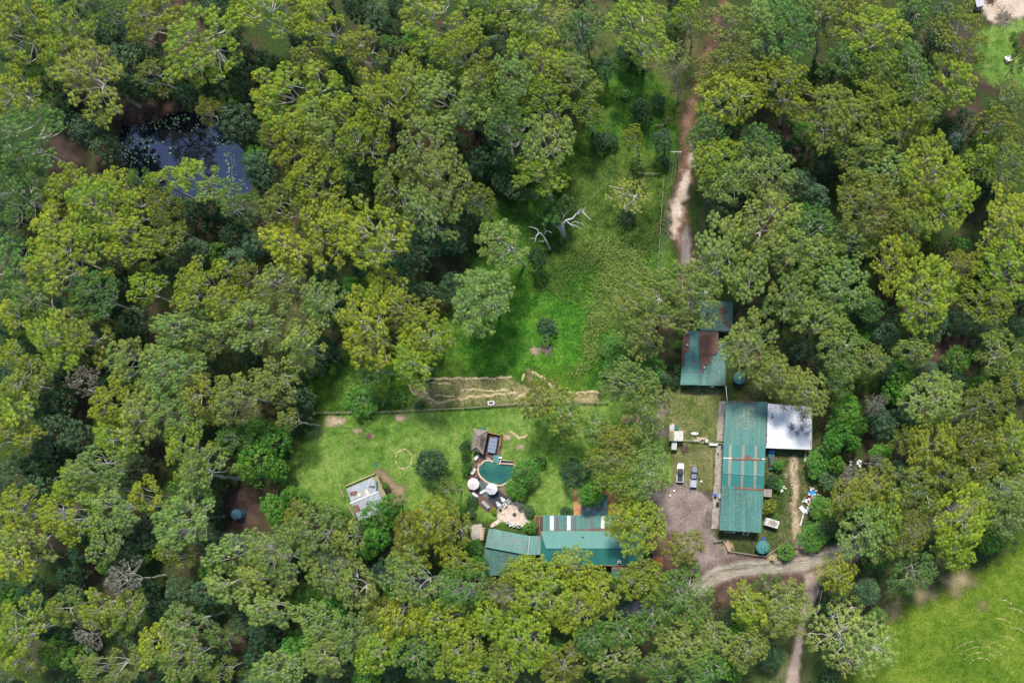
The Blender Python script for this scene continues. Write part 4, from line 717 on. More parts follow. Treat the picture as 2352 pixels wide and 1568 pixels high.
blades('tall_grass', TG1, 9500, 1.4, .11, (.21, .30, .065), 'tall straw-coloured grass blown flat on the right of the meadow', 31)
blades('tall_grass', [(1210, 600), (1330, 560), (1480, 540), (1530, 480), (1545, 520), (1500, 600), (1380, 640), (1340, 720), (1290, 700), (1200, 680)], 9000, 1.0, .09, (.095, .18, .032), 'knee-high olive grass across the middle of the meadow', 32)
blades('short_grass', MEADOW, 26000, .55, .10, (.06, .15, .018), 'lush green grass blades of the meadow', 33, lean=.7, h=.25, m='meadow_blade')
blades('short_grass', LAWN, 11000, .35, .09, (.12, .23, .035), 'mown lawn grass tufts around the pool and huts', 34, lean=.7, h=.2, m='lawn_blade')
blades('short_grass', PADD, 11000, .5, .11, (.15, .25, .018), 'yellow-green pasture grass of the paddock', 35, lean=.7, h=.2, m='paddock_blade')
blades('short_grass', SHEDG, 5000, .6, .11, (.08, .14, .03), 'rough grass around the sheds', 36, lean=.7, h=.25, m='rough_grass_blade')

# ---------------------------------------------------------------- rows of raked straw
cat_ok = lambda g_: g_ == 'raked straw rows'
def straw(dpts, wd, n, label, name='straw_row', grp='raked straw rows', m='hay', size=.3):
    if cat_ok(grp): wd *= 1.35; n = int(n*1.25)
    p = [Vector((*W2(*q), 0)) for q in dpts]; Ls = [(p[i+1]-p[i]).length for i in range(len(p)-1)]; tot = sum(Ls); mb = MB()
    for k in range(n):
        u = R_.uniform(0, tot); i = 0
        while u > Ls[i] and i < len(Ls)-1: u -= Ls[i]; i += 1
        q = p[i].lerp(p[i+1], min(1, u/Ls[i])); wob = math.sin(u*1.7+i)*wd*.3+math.sin(u*.45+i*2)*wd*.35
        x = q.x+R_.gauss(0, wd*.3)+wob*.3; y = q.y+wob+R_.gauss(0, wd*.35); z = R_.uniform(.04, .16); a = R_.uniform(0, 6.28); s = size*R_.uniform(.5, 1.3)
        ca, sa = math.cos(a)*s, math.sin(a)*s
        mb.add([(x-ca, y-sa, z), (x+sa*.25, y-ca*.25, z+R_.uniform(-.03, .05)), (x+ca, y+sa, z), (x-sa*.25, y+ca*.25, z+.03)], [(0, 1, 2, 3)])
    return mb.build(name, M[m], label=label, cat='straw' if m == 'hay' else 'debris', group=grp)
ST = lambda L: [T(4, *q) for q in L]
straw(ST([(490, 1072), (600, 1058), (800, 1050), (1000, 1056), (1150, 1048)]), .28, 620, 'long upper straw row bordering the mown strip')
straw(ST([(490, 1070), (455, 1100), (470, 1140), (500, 1155)]), .26, 170, 'curved straw row closing the left end of the mown strip')
straw(ST([(555, 1140), (590, 1195), (640, 1215), (800, 1190), (1000, 1172), (1190, 1145)]), .36, 560, 'thick lower straw row of the mown strip')
straw(ST([(640, 1170), (760, 1180)]), .25, 80, 'short straw row between the two long rows, at left')
straw(ST([(800, 1136), (900, 1130), (1000, 1136), (1130, 1132)]), .25, 190, 'thin middle straw row of the mown strip')
straw(ST([(590, 1085), (740, 1092)]), .22, 50, 'faint straw row just under the long upper row')
straw(ST([(1236, 1022), (1222, 1068)]), .2, 70, 'tiny upright straw row left of the path end')
straw(ST([(1290, 1012), (1350, 1045), (1400, 1080), (1440, 1110), (1465, 1135)]), .36, 230, 'slanting straw row running down right from the path')
straw(ST([(1510, 1150), (1600, 1155), (1700, 1140), (1745, 1142)]), .28, 190, 'straw row right of the olive tree below the tall grass')
straw(ST([(1180, 1190), (1260, 1150), (1275, 1130)]), .4, 110, 'loose straw heap at the right end of the lower row')
ring = [(928+19*math.cos(t*.35), 1054+22*math.sin(t*.35)) for t in range(19)]
straw(ring, .14, 75, 'oval ring of straw left of the round dark tree')
straw([C1(1490, 250), C1(1600, 330), C1(1700, 400), C1(1900, 330)], .3, 120, 'winding straw row right of the swim spa')
for k, (a, b, c) in enumerate([(1930, 1600, 2050), (1990, 1640, 2120), (1960, 1690, 2150), (1910, 1730, 2150)]):
    pass
def arc_rows():
    k = 0
    for ring_i, rr in enumerate((20, 33, 46, 60)):
        q = [(2253-rr*1.3*math.cos(t), 1530-rr*math.sin(t)) for t in np.linspace(.45, 2.5, 12)]
        straw(q, .12, 34+ring_i*8, ['innermost', 'second', 'third', 'outermost'][ring_i]+' curved straw line in the bright paddock', grp='curved straw lines in the paddock', size=.22)
    for i, (x, y) in enumerate([(2300, 1375), (2325, 1395), (2300, 1420), (2330, 1440), (2310, 1460)]):
        straw([(x-12, y), (x+8, y+3), (x+25, y+12)], .15, 36, ['topmost', 'second', 'middle', 'fourth', 'lowest'][i]+' short straw line near the right edge of the paddock', grp='short straw lines in the paddock', size=.22)
arc_rows()

# ---------------------------------------------------------------- building helpers
def inset(pts, d):
    cx = sum(p[0] for p in pts)/len(pts); cy = sum(p[1] for p in pts)/len(pts); o = []
    for p in pts:
        v = Vector((p[0]-cx, p[1]-cy)); L = v.length; v = v*((L-d*1.4)/L); o.append((cx+v.x, cy+v.y))
    return o
def litter(parent, dpts, z, n, name='leaf_litter', m='litter', size=.16):
    """fallen leaves lying on a roof, in local coordinates of the parent"""
    P = [W2(*p, z) for p in dpts]; px, py = parent.location.x, parent.location.y; mb = MB()
    zz = z if callable(z) else None
    for x, y in rnd_in(P, n):
        a = R_.uniform(0, 6.28); s = size*R_.uniform(.5, 1.3); h = z+R_.uniform(.01, .05); ca, sa = math.cos(a)*s, math.sin(a)*s
        mb.add([(x-px-ca, y-py-sa, h), (x-px+sa*.5, y-py-ca*.5, h+R_.uniform(0, .03)), (x-px+ca, y-py+sa, h), (x-px-sa*.5, y-py+ca*.5, h+.02)], [(0, 1, 2, 3)])
    return mb.build(name, M[m], parent, kind='stuff')
class Bld:
    def __init__(s, name, dc, label, cat='building', **k):
        x, y = W2(*dc); s.o = empty(name, (x, y, 0), label=label, cat=cat, **k); s.x, s.y = x, y
    def p(s, q, z):
        a = W(q[0], q[1], z); return (a[0]-s.x, a[1]-s.y, z)
    def roof(s, qs, zs, m, t=.14, name='roof', mb=None, parent=None, z0=None):
        zs = zs if isinstance(zs, (list, tuple)) else [zs]*len(qs)
        b = mb or MB(); b.slab([s.p(q, z) for q, z in zip(qs, zs)], t)
        return b.build(name, M[m], parent or s.o) if mb is None else b
    def walls(s, qs, z, m='wall', ins=.35, name='wall', zr=None):
        P = inset([s.p(q, zr or z)[:2] for q in qs], ins)
        return MB().prism(P, -.05, z).build(name, M[m], s.o), P
    def opening(s, P, i, u, wd, h, z0, name, m, parent=None, frame='white'):
        """window or door in wall edge i of plan P, standing proud of it"""
        a = Vector(P[i]); b = Vector(P[(i+1) % len(P)]); c = a.lerp(b, u); d = (b-a).normalized(); ang = math.atan2(d.y, d.x)
        f = MB().box((c.x, c.y, z0+h/2), (wd+.16, .10, h+.16), ang).build(name, M[frame], parent or s.o)
        MB().box((c.x, c.y, z0+h/2), (wd, .14, h), ang).build('pane' if name == 'window' else 'panel', M[m], f)
        return f

# long green house
b = Bld('house', (1360, 1258), 'long house with a clean green hipped metal roof beside the stone patio', 'house')
Q = [(1242, 1219), (1480, 1219), (1480, 1298.5), (1242, 1298.5)]
wl, P = b.walls(Q, 3.0)
for u in (.12, .3, .48, .66, .84): b.opening(P, 0, u, 1.8, 1.2, 1.0, 'window', 'glass'); b.opening(P, 2, u, 1.6, 1.2, 1.0, 'window', 'glass')
b.opening(P, 2, .4, 1.0, 2.1, .05, 'door', 'brick'); b.opening(P, 1, .5, 1.5, 1.2, 1.0, 'window', 'glass'); b.opening(P, 3, .5, 1.5, 1.2, 1.0, 'window', 'glass')
rz, ez = 5.0, 3.1; RL = (1254.5, 1259.5); RR = (1467, 1259.5); g1, g2 = (1254.5, 1232), (1254.5, 1287)
mb = MB(); mb.slab([b.p(Q[0], ez), b.p(Q[1], ez), b.p(RR, rz), b.p(RL, rz)], .12)
north = mb.build('roof', M['roof_g2'], b.o)
MB().slab([b.p(RL, rz), b.p(RR, rz), b.p(Q[2], ez), b.p(Q[3], ez)], .12).build('roof', M['roof_g2'], b.o)
MB().slab([b.p(Q[0], ez), b.p(RL, rz), b.p(Q[3], ez)], .12).build('roof', M['roof_g2'], b.o)
MB().slab([b.p(Q[1], ez), b.p(Q[2], ez), b.p(RR, rz)], .12).build('roof', M['roof_g2'], b.o)
MB().tube([b.p(RL, rz+.03), b.p(RR, rz+.03)], .10).build('ridge_cap', M['roof_g2'], b.o)
for a, c in ((Q[0], Q[3]), (Q[3], Q[2])): MB().tube([b.p(a, ez-.06), b.p(c, ez-.06)], .10, 5).build('gutter', M['terracotta'], b.o)
vx = b.p((1339, 1231), 3.9); v = MB().cyl(vx, .14, 3.3, 4.1, 12).build('roof_vent', M['steel'], b.o); MB().cyl((vx[0], vx[1]), .32, 4.1, 4.5, 14, .2).build('vent_cap', M['steel'], v)
vx = b.p((1423, 1290), 3.6); v = MB().box((vx[0], vx[1], 3.75), (.9, .7, .7)).build('chimney', M['white'], b.o); MB().box((vx[0], vx[1], 4.15), (.7, .5, .12)).build('chimney_cap', M['brick'], v)
litter(b.o, [(1242, 1219), (1246, 1219), (1247, 1290), (1242, 1298)], 3.25, 240)
# lean-to in front of it
Q2 = [(1247, 1182.5), (1428, 1182.5), (1428, 1222), (1247, 1222)]
wl, P = b.walls(Q2, 2.5); b.opening(P, 2, .7, 2.4, 2.1, .05, 'door', 'glass')
b.roof(Q2, [2.75, 2.75, 3.0, 3.0], 'roof_g', name='lean_to_roof')
for x0, x1, mm in ((1263.4, 1271.8, 'w'), (1277.3, 1284.3, 'd'), (1302.6, 1310.7, 'w'), (1316, 1323.3, 'd'), (1355.4, 1362.2, 'd'), (1380.5, 1389, 'w')):
    b.roof([(x0, 1184.5), (x1, 1184.5), (x1, 1219.5), (x0, 1219.5)], [2.80, 2.80, 3.03, 3.03], 'skyl_'+mm, .05, 'skylight')
litter(b.o, [(1250, 1218), (1330, 1217), (1370, 1213), (1405, 1213), (1405, 1224), (1250, 1224)], 3.06, 1500)
litter(b.o, Q2, 3.0, 260, m='hay', size=.09); litter(b.o, [(1256, 1222), (1440, 1222), (1440, 1256), (1256, 1256)], 4.2, 130, m='hay', size=.07)
b.o.location.z = 0
# annexe on top, south annexe
b = Bld('garden_room', (1365, 1162), 'small green-roofed annexe above the long house, half under a tree', 'outbuilding')
Q = [(1335, 1136), (1395.8, 1136), (1395.8, 1182), (1335, 1182)]; wl, P = b.walls(Q, 2.4); b.roof(Q, [2.6, 2.6, 2.9, 2.9], 'roof_gd'); b.opening(P, 3, .5, 1.5, 2, .05, 'door', 'glass')
b.roof([(1335.5, 1165.5), (1395.3, 1165.5), (1395.3, 1171.5), (1335.5, 1171.5)], [2.85, 2.85, 2.88, 2.88], 'skyl_d', .05, 'skylight')
b.roof([(1364, 1171.6), (1366, 1171.6), (1366, 1181), (1364, 1181)], [2.89, 2.89, 2.94, 2.94], 'steel', .04, 'flashing')
poly_sheet('terracotta_terrace', [(1324, 1131), (1438, 1131), (1438, 1181), (1324, 1181)], .06, M['terracotta'], cell=.6, mar=.3)
b = Bld('shed', (1431, 1314), 'grey-green roofed outbuilding touching the bottom wall of the long house', 'outbuilding')
Q = [(1405, 1301), (1458, 1301), (1458, 1331), (1405, 1331)]; wl, P = b.walls(Q, 2.3, 'brick'); b.roof(Q, [2.7, 2.7, 2.4, 2.4], 'roof_gd'); litter(b.o, [(1408, 1301), (1456, 1301), (1456, 1309), (1408, 1308)], 2.75, 500); b.opening(P, 0, .5, 1, 2, .05, 'door', 'black')
b = Bld('shed', (1492, 1254), 'brown litter-covered lean-to at the right end of the long house', 'outbuilding')
Q = [(1481, 1240), (1499, 1238), (1500, 1270), (1481, 1270)]; wl, P = b.walls(Q, 2.2, 'brick', .2); b.roof(Q, [2.5, 2.3, 2.3, 2.5], 'roof_gd'); litter(b.o, [(1482, 1240), (1496, 1240), (1496, 1268), (1482, 1268)], 2.5, 700); b.opening(P, 1, .5, 1, 1.9, .05, 'door', 'black')
# left wing with solar heating mat
b = Bld('house_wing', C3(430, 500), 'angled green-roofed wing with rows of solar pool-heating pipes on it', 'house')
A = C3(205, 288); B_ = C3(700, 378); Cc = C3(835, 380); D_ = C3(835, 608); E_ = C3(680, 610); F_ = C3(160, 512)
wl, P = b.walls([A, B_, Cc, D_, E_, F_], 2.6); b.opening(P, 3, .5, 1.6, 1.2, 1.0, 'window', 'glass'); b.opening(P, 5, .5, 1, 2, .05, 'door', 'brick')
b.roof([A, B_, E_, F_], [2.9, 2.9, 3.9, 3.9], 'roof_g'); b.roof([B_, Cc, D_, E_], [2.92, 2.92, 3.92, 3.92], 'roof_g')
MB().tube([b.p(B_, 3.0), b.p(E_, 4.0)], .07, 5).build('ridge_cap', M['steel'], b.o); MB().tube([b.p(F_, 3.95), b.p(E_, 3.98)], .09, 5).build('ridge_cap', M['roof_g'], b.o)
mb = MB()
for i in range(22):
    u = .06+i/21*.90
    for j in range(5):
        def q(vv, uu=u):
            a = Vector(A).lerp(Vector(B_), uu); c = Vector(F_).lerp(Vector(E_), uu); r = a.lerp(c, vv); return b.p(r, 2.9+vv+.05)
        v0 = .20+j*.135; mb.tube([q(v0, u-.012*j*.4), q(v0+.11, u-.012*j*.4)], .085, 4)
mb.build('solar_heating_pipes', M['steel'], b.o)
litter(b.o, [A, B_, E_, F_], 3.5, 120, m='hay', size=.08)
G_ = C3(620, 720); H_ = C3(520, 800); I_ = C3(480, 850); J_ = C3(110, 850)
b = Bld('carport', C3(360, 660), 'dull dark green roof with fallen leaves below the solar-pipe wing', 'carport')
Q = [C3(158, 516), C3(640, 612), C3(618, 760), C3(560, 860), C3(95, 860)]
wl, P = b.walls(Q, 2.5, 'wallg'); b.roof(Q, [3.2, 3.2, 2.7, 2.6, 2.6], 'roof_gd'); b.opening(P, 3, .5, 3, 2.1, .05, 'door', 'black')
b.roof([C3(642, 614), C3(702, 618), C3(690, 720), C3(630, 715)], [2.9, 2.9, 2.5, 2.5], 'roof_gd', name='side_roof')
litter(b.o, Q, 3.1, 260, m='hay', size=.08); wv = b.p(C3(278, 540), 3.1); MB().cyl(wv, .14, 2.9, 3.4, 10).build('roof_vent', M['white'], b.o)
# timber stairs / deck left of the house
b = Bld('timber_stairs', (1238, 1205), 'brown timber landing and steps at the left end of the long house', 'stairs')
x0, y0, _ = b.p((1230.6, 1224), .9); x1, y1, _ = b.p((1246.5, 1185.8), .9)
MB().box(((x0+x1)/2, (y0+y1)/2+.9, .85), (x1-x0, y1-y0-1.8, .12)).build('landing', M['deck'], b.o)
for k in range(5): MB().box(((x0+x1)/2, y0+1.7-k*.34, .75-k*.16), (x1-x0, .30, .05)).build('step', M['deck'], b.o)
mb = MB()
for a in ((x0, y0+1.6), (x0, y1), (x1-.6, y0+1.6), ((x0), (y0+y1)/2)): mb.box((a[0], a[1], .9), (.09, .09, 1.8))
mb.box((x0, (y0+y1)/2+.8, 1.75), (.07, y1-y0-1.6, .07)); mb.box(((x0+x1)/2, y1, 1.75), (x1-x0, .07, .07)); mb.box((x0+1.25, (y0+y1)/2, 1.5), (.07, 3.4, .07)); mb.build('railing', M['terracotta'], b.o)

# big green shed: three bays and white-roofed bay
b = Bld('big_shed', (1708, 1070), 'long green-roofed shed in three bays beside the parked utes', 'shed')
TL = (1668.6, 919.8); TR = (1762, 923.3); M1L = (1662.5, 1020); M1R = (1758.3, 1024.5); M2L = (1659, 1116); M2R = (1754.5, 1122.5); BL = (1653, 1217); BR = (1747.6, 1223.5)
wl, P = b.walls([TL, TR, M2R, M2L], 3.6, 'wallg', .5); wl2, P2 = b.walls([M2L, M2R, BR, BL], 3.9, 'wallg', .4)
lerp = lambda a, c, t: (a[0]+(c[0]-a[0])*t, a[1]+(c[1]-a[1])*t)
R1L = lerp(M1L, M2L, .33); R1R = lerp(M1R, M2R, .30); R2L = lerp(M1L, M2L, .69); R2R = lerp(M1R, M2R, .70)
b.roof([TL, TR, M1R, M1L], [3.7, 3.7, 4.25, 4.25], 'roof_g')
mid = [(M1L, M1R, 4.22), (R1L, R1R, 4.35), (R2L, R2R, 4.62), (M2L, M2R, 4.02)]
for (a, c, z0), (d, e, z1) in zip(mid[:-1], mid[1:]):
    b.roof([a, c, e, d], [z0, z0, z1, z1], 'roof_g2', .12)
b.roof([lerp(M2L, BL, -.005), lerp(M2R, BR, -.005), BR, BL], [4.45, 4.45, 4.1, 4.1], 'roof_g')
for u in (.13, .44, .745):
    for (a, c, z0), (d, e, z1) in zip(mid[:-1], mid[1:]):
        w_ = .062; b.roof([lerp(a, c, u), lerp(a, c, u+w_), lerp(d, e, u+w_), lerp(d, e, u)], [z0+.03]*2+[z1+.03]*2, 'skyl_b', .04, 'skylight')
MB().tube([b.p(R1L, 4.36), b.p(R1R, 4.36)], .06, 5).build('ridge_cap', M['steel'], b.o)
MB().tube([b.p(R2L, 4.66), b.p(R2R, 4.66)], .12, 5).build('ridge_cap', M['roof_teal'], b.o)
litter(b.o, [lerp(R1L, R1R, .2), lerp(R1L, R1R, .93), (lerp(R1L, R1R, .93)[0], R1R[1]+3), (lerp(R1L, R1R, .2)[0], R1L[1]+4)], 4.5, 600)
litter(b.o, [lerp(R1L, R1R, .5), lerp(R1L, R1R, .66), (1722, 1047), (1714, 1046)], 4.5, 160)
litter(b.o, [(1686, 1119), (1754, 1122.5), (1753, 1127), (1686, 1122)], 4.52, 520)
litter(b.o, [(1670, 921), (1735, 923), (1735, 929), (1712, 926), (1670, 924)], 3.8, 300)
litter(b.o, [(1690, 935), (1735, 935), (1735, 985), (1690, 985)], 4.05, 280, m='hay', size=.10); litter(b.o, [M2L, M2R, BR, BL], 4.5, 420, m='hay', size=.09)
litter(b.o, [(1667, 925), (1757, 925), (1755, 1018), (1665, 1018)], 4.2, 260, m='hay', size=.08)
for u in (.15, .4, .65, .9): b.opening(P, 3, u, 3, 2.8, .05, 'door', 'charcoal')
b.opening(P2, 3, .3, 3, 2.8, .05, 'door', 'charcoal'); b.opening(P2, 0 if P2[0][1] < P2[2][1] else 2, .5, 2, 1.1, 1.3, 'window', 'glass')
MB().tube([b.p(lerp(TL, BL, .01), 3.7), b.p(M1L, 4.2), b.p(M2L, 4.0), b.p(BL, 4.05)], .09, 5).build('gutter', M['roof_teal'], b.o)
b2 = Bld('open_shed', (1812, 978), 'square white metal roof dotted with dark leaves, joined to the long green shed', 'shed')
Q = [(1763.8, 926.7), (1863.7, 934), (1862, 1031), (1759.8, 1027.3)]
b2.roof(Q, [3.5, 3.35, 3.15, 3.3], 'roof_w'); mb = MB()
for u, v in ((0.03, .03), (.97, .03), (.97, .97), (.03, .97), (.5, .03), (.5, .97), (.97, .5)):
    q = lerp(lerp(Q[0], Q[1], u), lerp(Q[3], Q[2], u), v); p = b2.p(q, 3.2); MB().box((p[0], p[1], 1.55), (.12, .12, 3.2)).build('post', M['steel'], b2.o)
MB().tube([b2.p((1864.3, 934), 3.3), b2.p((1864.2, 1031.5), 3.1)], .09, 5).build('gutter', M['white'], b2.o)
MB().tube([b2.p((1757.5, 1028), 3.2), b2.p((1863.2, 1032.2), 3.1)], .10, 5).build('gutter', M['white'], b2.o)
mb = MB(); g = NP
for k in range(900):   # dark fallen leaves, mostly up and to the right
    u = g.uniform(.01, .98); v = g.uniform(0, 1)**1.5*.97
    q = lerp(lerp(Q[0], Q[1], u), lerp(Q[3], Q[2], u), v); p = b2.p(q, 3.5-.15*u-.2*v+.03); s_ = g.uniform(.05, .12); a = g.normal()*.35+1.57; ca, sa = math.cos(a)*s_, math.sin(a)*s_
    mb.add([(p[0]-ca, p[1]-sa, p[2]), (p[0]+sa*.45, p[1]-ca*.45, p[2]+.03), (p[0]+ca, p[1]+sa, p[2]), (p[0]-sa*.45, p[1]+ca*.45, p[2]+.02)], [(0, 1, 2, 3)])
for cx_, cy_, n_, sp in ((1700, 680, 70, .55), (1890, 700, 40, .4), (1800, 795, 30, .35), (1910, 450, 110, .75), (1540, 280, 50, .6), (1320, 470, 22, .3), (1980, 620, 40, .6), (2000, 800, 26, .4)):
    for k in range(n_):
        q = C4(cx_, cy_); p = b2.p(q, 3.4); x = p[0]+g.normal()*sp; y = p[1]+g.normal()*sp; s_ = g.uniform(.1, .22); a = g.uniform(0, 6.28); ca, sa = math.cos(a)*s_, math.sin(a)*s_
        if abs(x-b2.p((1864, 970), 3.4)[0]) < .2: continue
        mb.add([(x-ca, y-sa, 3.50), (x+sa*.5, y-ca*.5, 3.52), (x+ca, y+sa, 3.50), (x-sa*.5, y+ca*.5, 3.53)], [(0, 1, 2, 3)])
mb.build('leaf_litter', M['dbark'], b2.o, kind='stuff')
litter(b2.o, [(1759.5, 940), (1763, 940), (1761, 1018), (1758.5, 1018)], 3.5, 260, m='dbark')
# side awning and slab
b = Bld('awning', (1764, 1132), 'small grey concrete-topped lean-to on the right wall of the green shed', 'lean-to')
Q = [(1755, 1123), (1773.5, 1123.5), (1772.5, 1141.5), (1754, 1140)]
b.roof(Q, 2.3, 'skyl_b', .12)
for q in (Q[1], Q[2]): p = b.p(lerp(q, (1764, 1132), .1), 2.2); MB().box((p[0], p[1], 1.1), (.1, .1, 2.2)).build('post', M['timber'], b.o)
def cslab(label, q):
    P = [W2(*p) for p in q]
    n_ = 8; L = [lerp(P[0], P[3], i/n_) for i in range(n_+1)]; Rr = [lerp(P[1], P[2], i/n_) for i in range(n_+1)]
    L = [(x+math.sin(i*2.1)*.12, y) for i, (x, y) in enumerate(L)]
    MB().prism(L[::-1]+Rr if False else L+Rr[::-1], -.02, .14).build('concrete_apron', M['slabp'], label=label, cat='concrete apron', group='concrete aprons of the green shed')
n = N('weathered_concrete').geo(); f = n.noise(1.1, 7, .7)
M['slabp'] = n.done(n.mix(n.ramp(n.noise(.35, 4), [(.5, 0.0), (.7, .5)]), n.ramp(f, [(.34, (.21, .18, .15)), (.5, (.33, .29, .25)), (.66, (.43, .385, .34))]), (.15, .10, .08)), .9)
cslab('upper concrete apron along the left wall of the green shed', [C4(250, 165), C4(385, 165), C4(350, 960), C4(195, 950)])
cslab('middle concrete apron along the left wall of the green shed', [C4(185, 1050), C4(345, 1050), C5(262, 285), C5(130, 280)])
cslab('lowest concrete apron along the left wall of the green shed', [C5(120, 286), C5(262, 290), C5(222, 1000), C5(82, 1003)])

# litter-strewn cabin
b = Bld('cabin', (1620, 800), 'green roof thickly strewn with red-brown leaves under the trees beside the dirt track', 'cabin')
Lr = [(1572, 760), (1604.8, 760), (1603, 884), (1562.5, 884)]; Rr_ = [(1604.8, 760.5), (1650, 760.5), (1650, 783.5), (1669.5, 783.5), (1666, 886), (1603, 885)]
wl, P = b.walls([(1570, 760), (1650, 760.5), (1650, 784), (1668, 784), (1665, 885), (1563, 884)], 2.6, 'wall', .3)
b.roof(Lr, [2.8, 3.5, 3.5, 2.8], 'roof_gx'); b.roof(Rr_, [3.45, 3.0, 3.0, 2.8, 2.8, 3.45], 'roof_gd')  # paler left slope, darker right: light difference put into the sheet colours
MB().tube([b.p((1604.8, 760.5), 3.55), b.p((1603.2, 884.5), 3.55)], .10, 5).build('ridge_cap', M['roof_teal'], b.o)
b.roof([(1614, 850), (1622.5, 850), (1622, 884.5), (1613.5, 884.5)], [3.38, 3.3, 3.3, 3.38], 'roof_teal', .04, 'clean_roof_sheet')
for y0_, y1_ in ((825.8, 832.5), (852, 857.5)): b.roof([(1574, y0_), (1602, y0_), (1602, y1_), (1574, y1_)], [2.96, 3.49, 3.49, 2.96], 'skyl_d', .04, 'skylight')
litter(b.o, [(1606, 762), (1648, 762), (1649, 785), (1652, 797), (1646, 812), (1632, 815), (1612, 826), (1607, 800)], 3.5, 4200)
litter(b.o, [(1606, 815), (1617, 805), (1632, 805), (1634, 830), (1622, 838), (1615, 846), (1611, 842), (1612, 825)], 3.45, 1300); litter(b.o, [(1607, 822), (1613, 822), (1617, 862), (1622, 872), (1610, 846)], 3.45, 300)
litter(b.o, [(1570, 768), (1584, 766), (1584, 806), (1572, 812), (1572, 840), (1566, 840), (1566, 805)], 3.1, 1700)
litter(b.o, [(1606, 765), (1668, 785), (1664, 884), (1606, 884)], 3.3, 500, m='hay', size=.07)
for q in ((1618, 844), (1579, 793)): p = b.p(q, 3.5); v = MB().cyl(p, .14, 3.1, 3.7, 10).build('roof_vent', M['steel'], b.o); MB().cyl(p, .26, 3.7, 3.95, 12, .18).build('vent_cap', M['white'], v)
b.opening(P, 4, .5, 2, 2.0, .05, 'door', 'glass'); b.opening(P, 5, .4, 1.4, 1.1, 1, 'window', 'glass'); b.opening(P, 3, .5, 1.4, 1.1, 1, 'window', 'glass')
b = Bld('cabin', (1645, 727), 'square green roof with one leaf streak, above the litter-strewn roof', 'cabin')
Q = [(1608, 690), (1636, 691), (1683.8, 694.5), (1681.8, 760.5), (1636, 759.5), (1607, 758)]
wl, P = b.walls([Q[0], Q[2], Q[3], Q[5]], 2.9, 'wall'); b.roof([Q[0], Q[1], Q[4], Q[5]], [3.1, 3.7, 3.7, 3.1], 'roof_teal'); b.roof([Q[1], Q[2], Q[3], Q[4]], [3.7, 3.1, 3.1, 3.7], 'roof_gd')  # left slope lighter, right slope darker by colour, imitating uneven light
litter(b.o, [(1652, 718), (1660, 720), (1668, 738), (1680, 748), (1676, 751), (1664, 742), (1655, 730)], 3.4, 900); litter(b.o, [(1637, 695), (1682, 696), (1680, 758), (1637, 757)], 3.45, 400, m='hay', size=.07)
litter(b.o, [(1650, 708), (1668, 704), (1670, 716), (1652, 720)], 3.5, 200); b.opening(P, 1, .5, 1.4, 1.1, 1, 'window', 'glass'); b.opening(P, 3, .5, 1, 2, .05, 'door', 'brick')
b = Bld('shed', (1442, 826), 'little blue-grey roof half hidden between bright bushes below the tall grass', 'shed')
Q = [(1431, 813.5), (1455, 813.5), (1454, 838), (1430.5, 838)]; wl, P = b.walls(Q, 2.1, 'wallg', .2); b.roof(Q, [2.3, 2.4, 2.4, 2.3], 'roof_grey'); litter(b.o, [(1439, 814), (1455, 814), (1455, 830), (1440, 826)], 2.45, 260); b.opening(P, 2, .5, .9, 1.9, .05, 'door', 'timber')
b = Bld('shed', (1742, 817), 'brown litter-covered roof under the trees right of the cabins', 'shed')
Q = [(1731, 806), (1752, 806), (1752, 830), (1731, 830)]; wl, P = b.walls(Q, 2.1, 'brick', .2); b.roof(Q, 2.3, 'roof_gd'); litter(b.o, Q, 2.33, 1300); b.opening(P, 2, .5, .9, 1.9, .05, 'door', 'timber')
# grey slab hut
b = Bld('slab_hut', C8(800, 900), 'grey flat-roofed hut with an ochre edge and white ridge strip on the lower lawn', 'hut')
k_ = [C8(310, 738), C8(1145, 388), C8(1410, 985), C8(1560, 1330), C8(760, 1640), C8(450, 1150)]
ridgeL, ridgeR = C8(400, 1140), C8(1170, 818)
wl, P = b.walls([C8(310, 738), C8(1145, 388), C8(1500, 1250), C8(650, 1560)], 2.3, 'brick', .25)
b.roof([C8(310, 738), C8(1030, 435), C8(1180, 810), C8(440, 1120)], [2.5, 2.5, 2.75, 2.75], 'roof_grey', .2)
b.roof([C8(1032, 434), C8(1145, 388), C8(1300, 745), C8(1182, 808)], 2.52, 'tan_roof' if 'tan_roof' in M else 'slabo', .2) if False else None
M['ochre'] = roofmat('ochre_roof_edge', (.30, .25, .13), rad(21), 0, .4)
b.roof([C8(1033, 433), C8(1145, 388), C8(1430, 1020), C8(1310, 1075)], 2.49, 'ochre', .2)
b.roof([C8(450, 1150), C8(1190, 830), C8(1300, 1110), C8(1420, 1350), C8(640, 1600)], [2.72, 2.72, 2.55, 2.4, 2.4], 'roof_w2' if 'roof_w2' in M else 'roof_grey', .15)
MB().slab([b.p(C8(395, 1130), 2.85), b.p(C8(1165, 808), 2.85), b.p(C8(1175, 832), 2.85), b.p(C8(405, 1156), 2.85)], .1).build('ridge_strip', M['white'], b.o)
MB().slab([b.p(C8(815, 1115), 2.8), b.p(C8(850, 1105), 2.8), b.p(C8(935, 1340), 2.62), b.p(C8(900, 1352), 2.62)], .08).build('roof_strip', M['steel'], b.o)
litter(b.o, [C8(410, 830), C8(590, 800), C8(600, 870), C8(530, 920), C8(400, 920)], 2.75, 260); litter(b.o, [C8(480, 1200), C8(620, 1180), C8(700, 1330), C8(560, 1380)], 2.65, 420); litter(b.o, [C8(920, 670), C8(1090, 670), C8(1080, 710), C8(930, 700)], 2.75, 60, m='dbark')
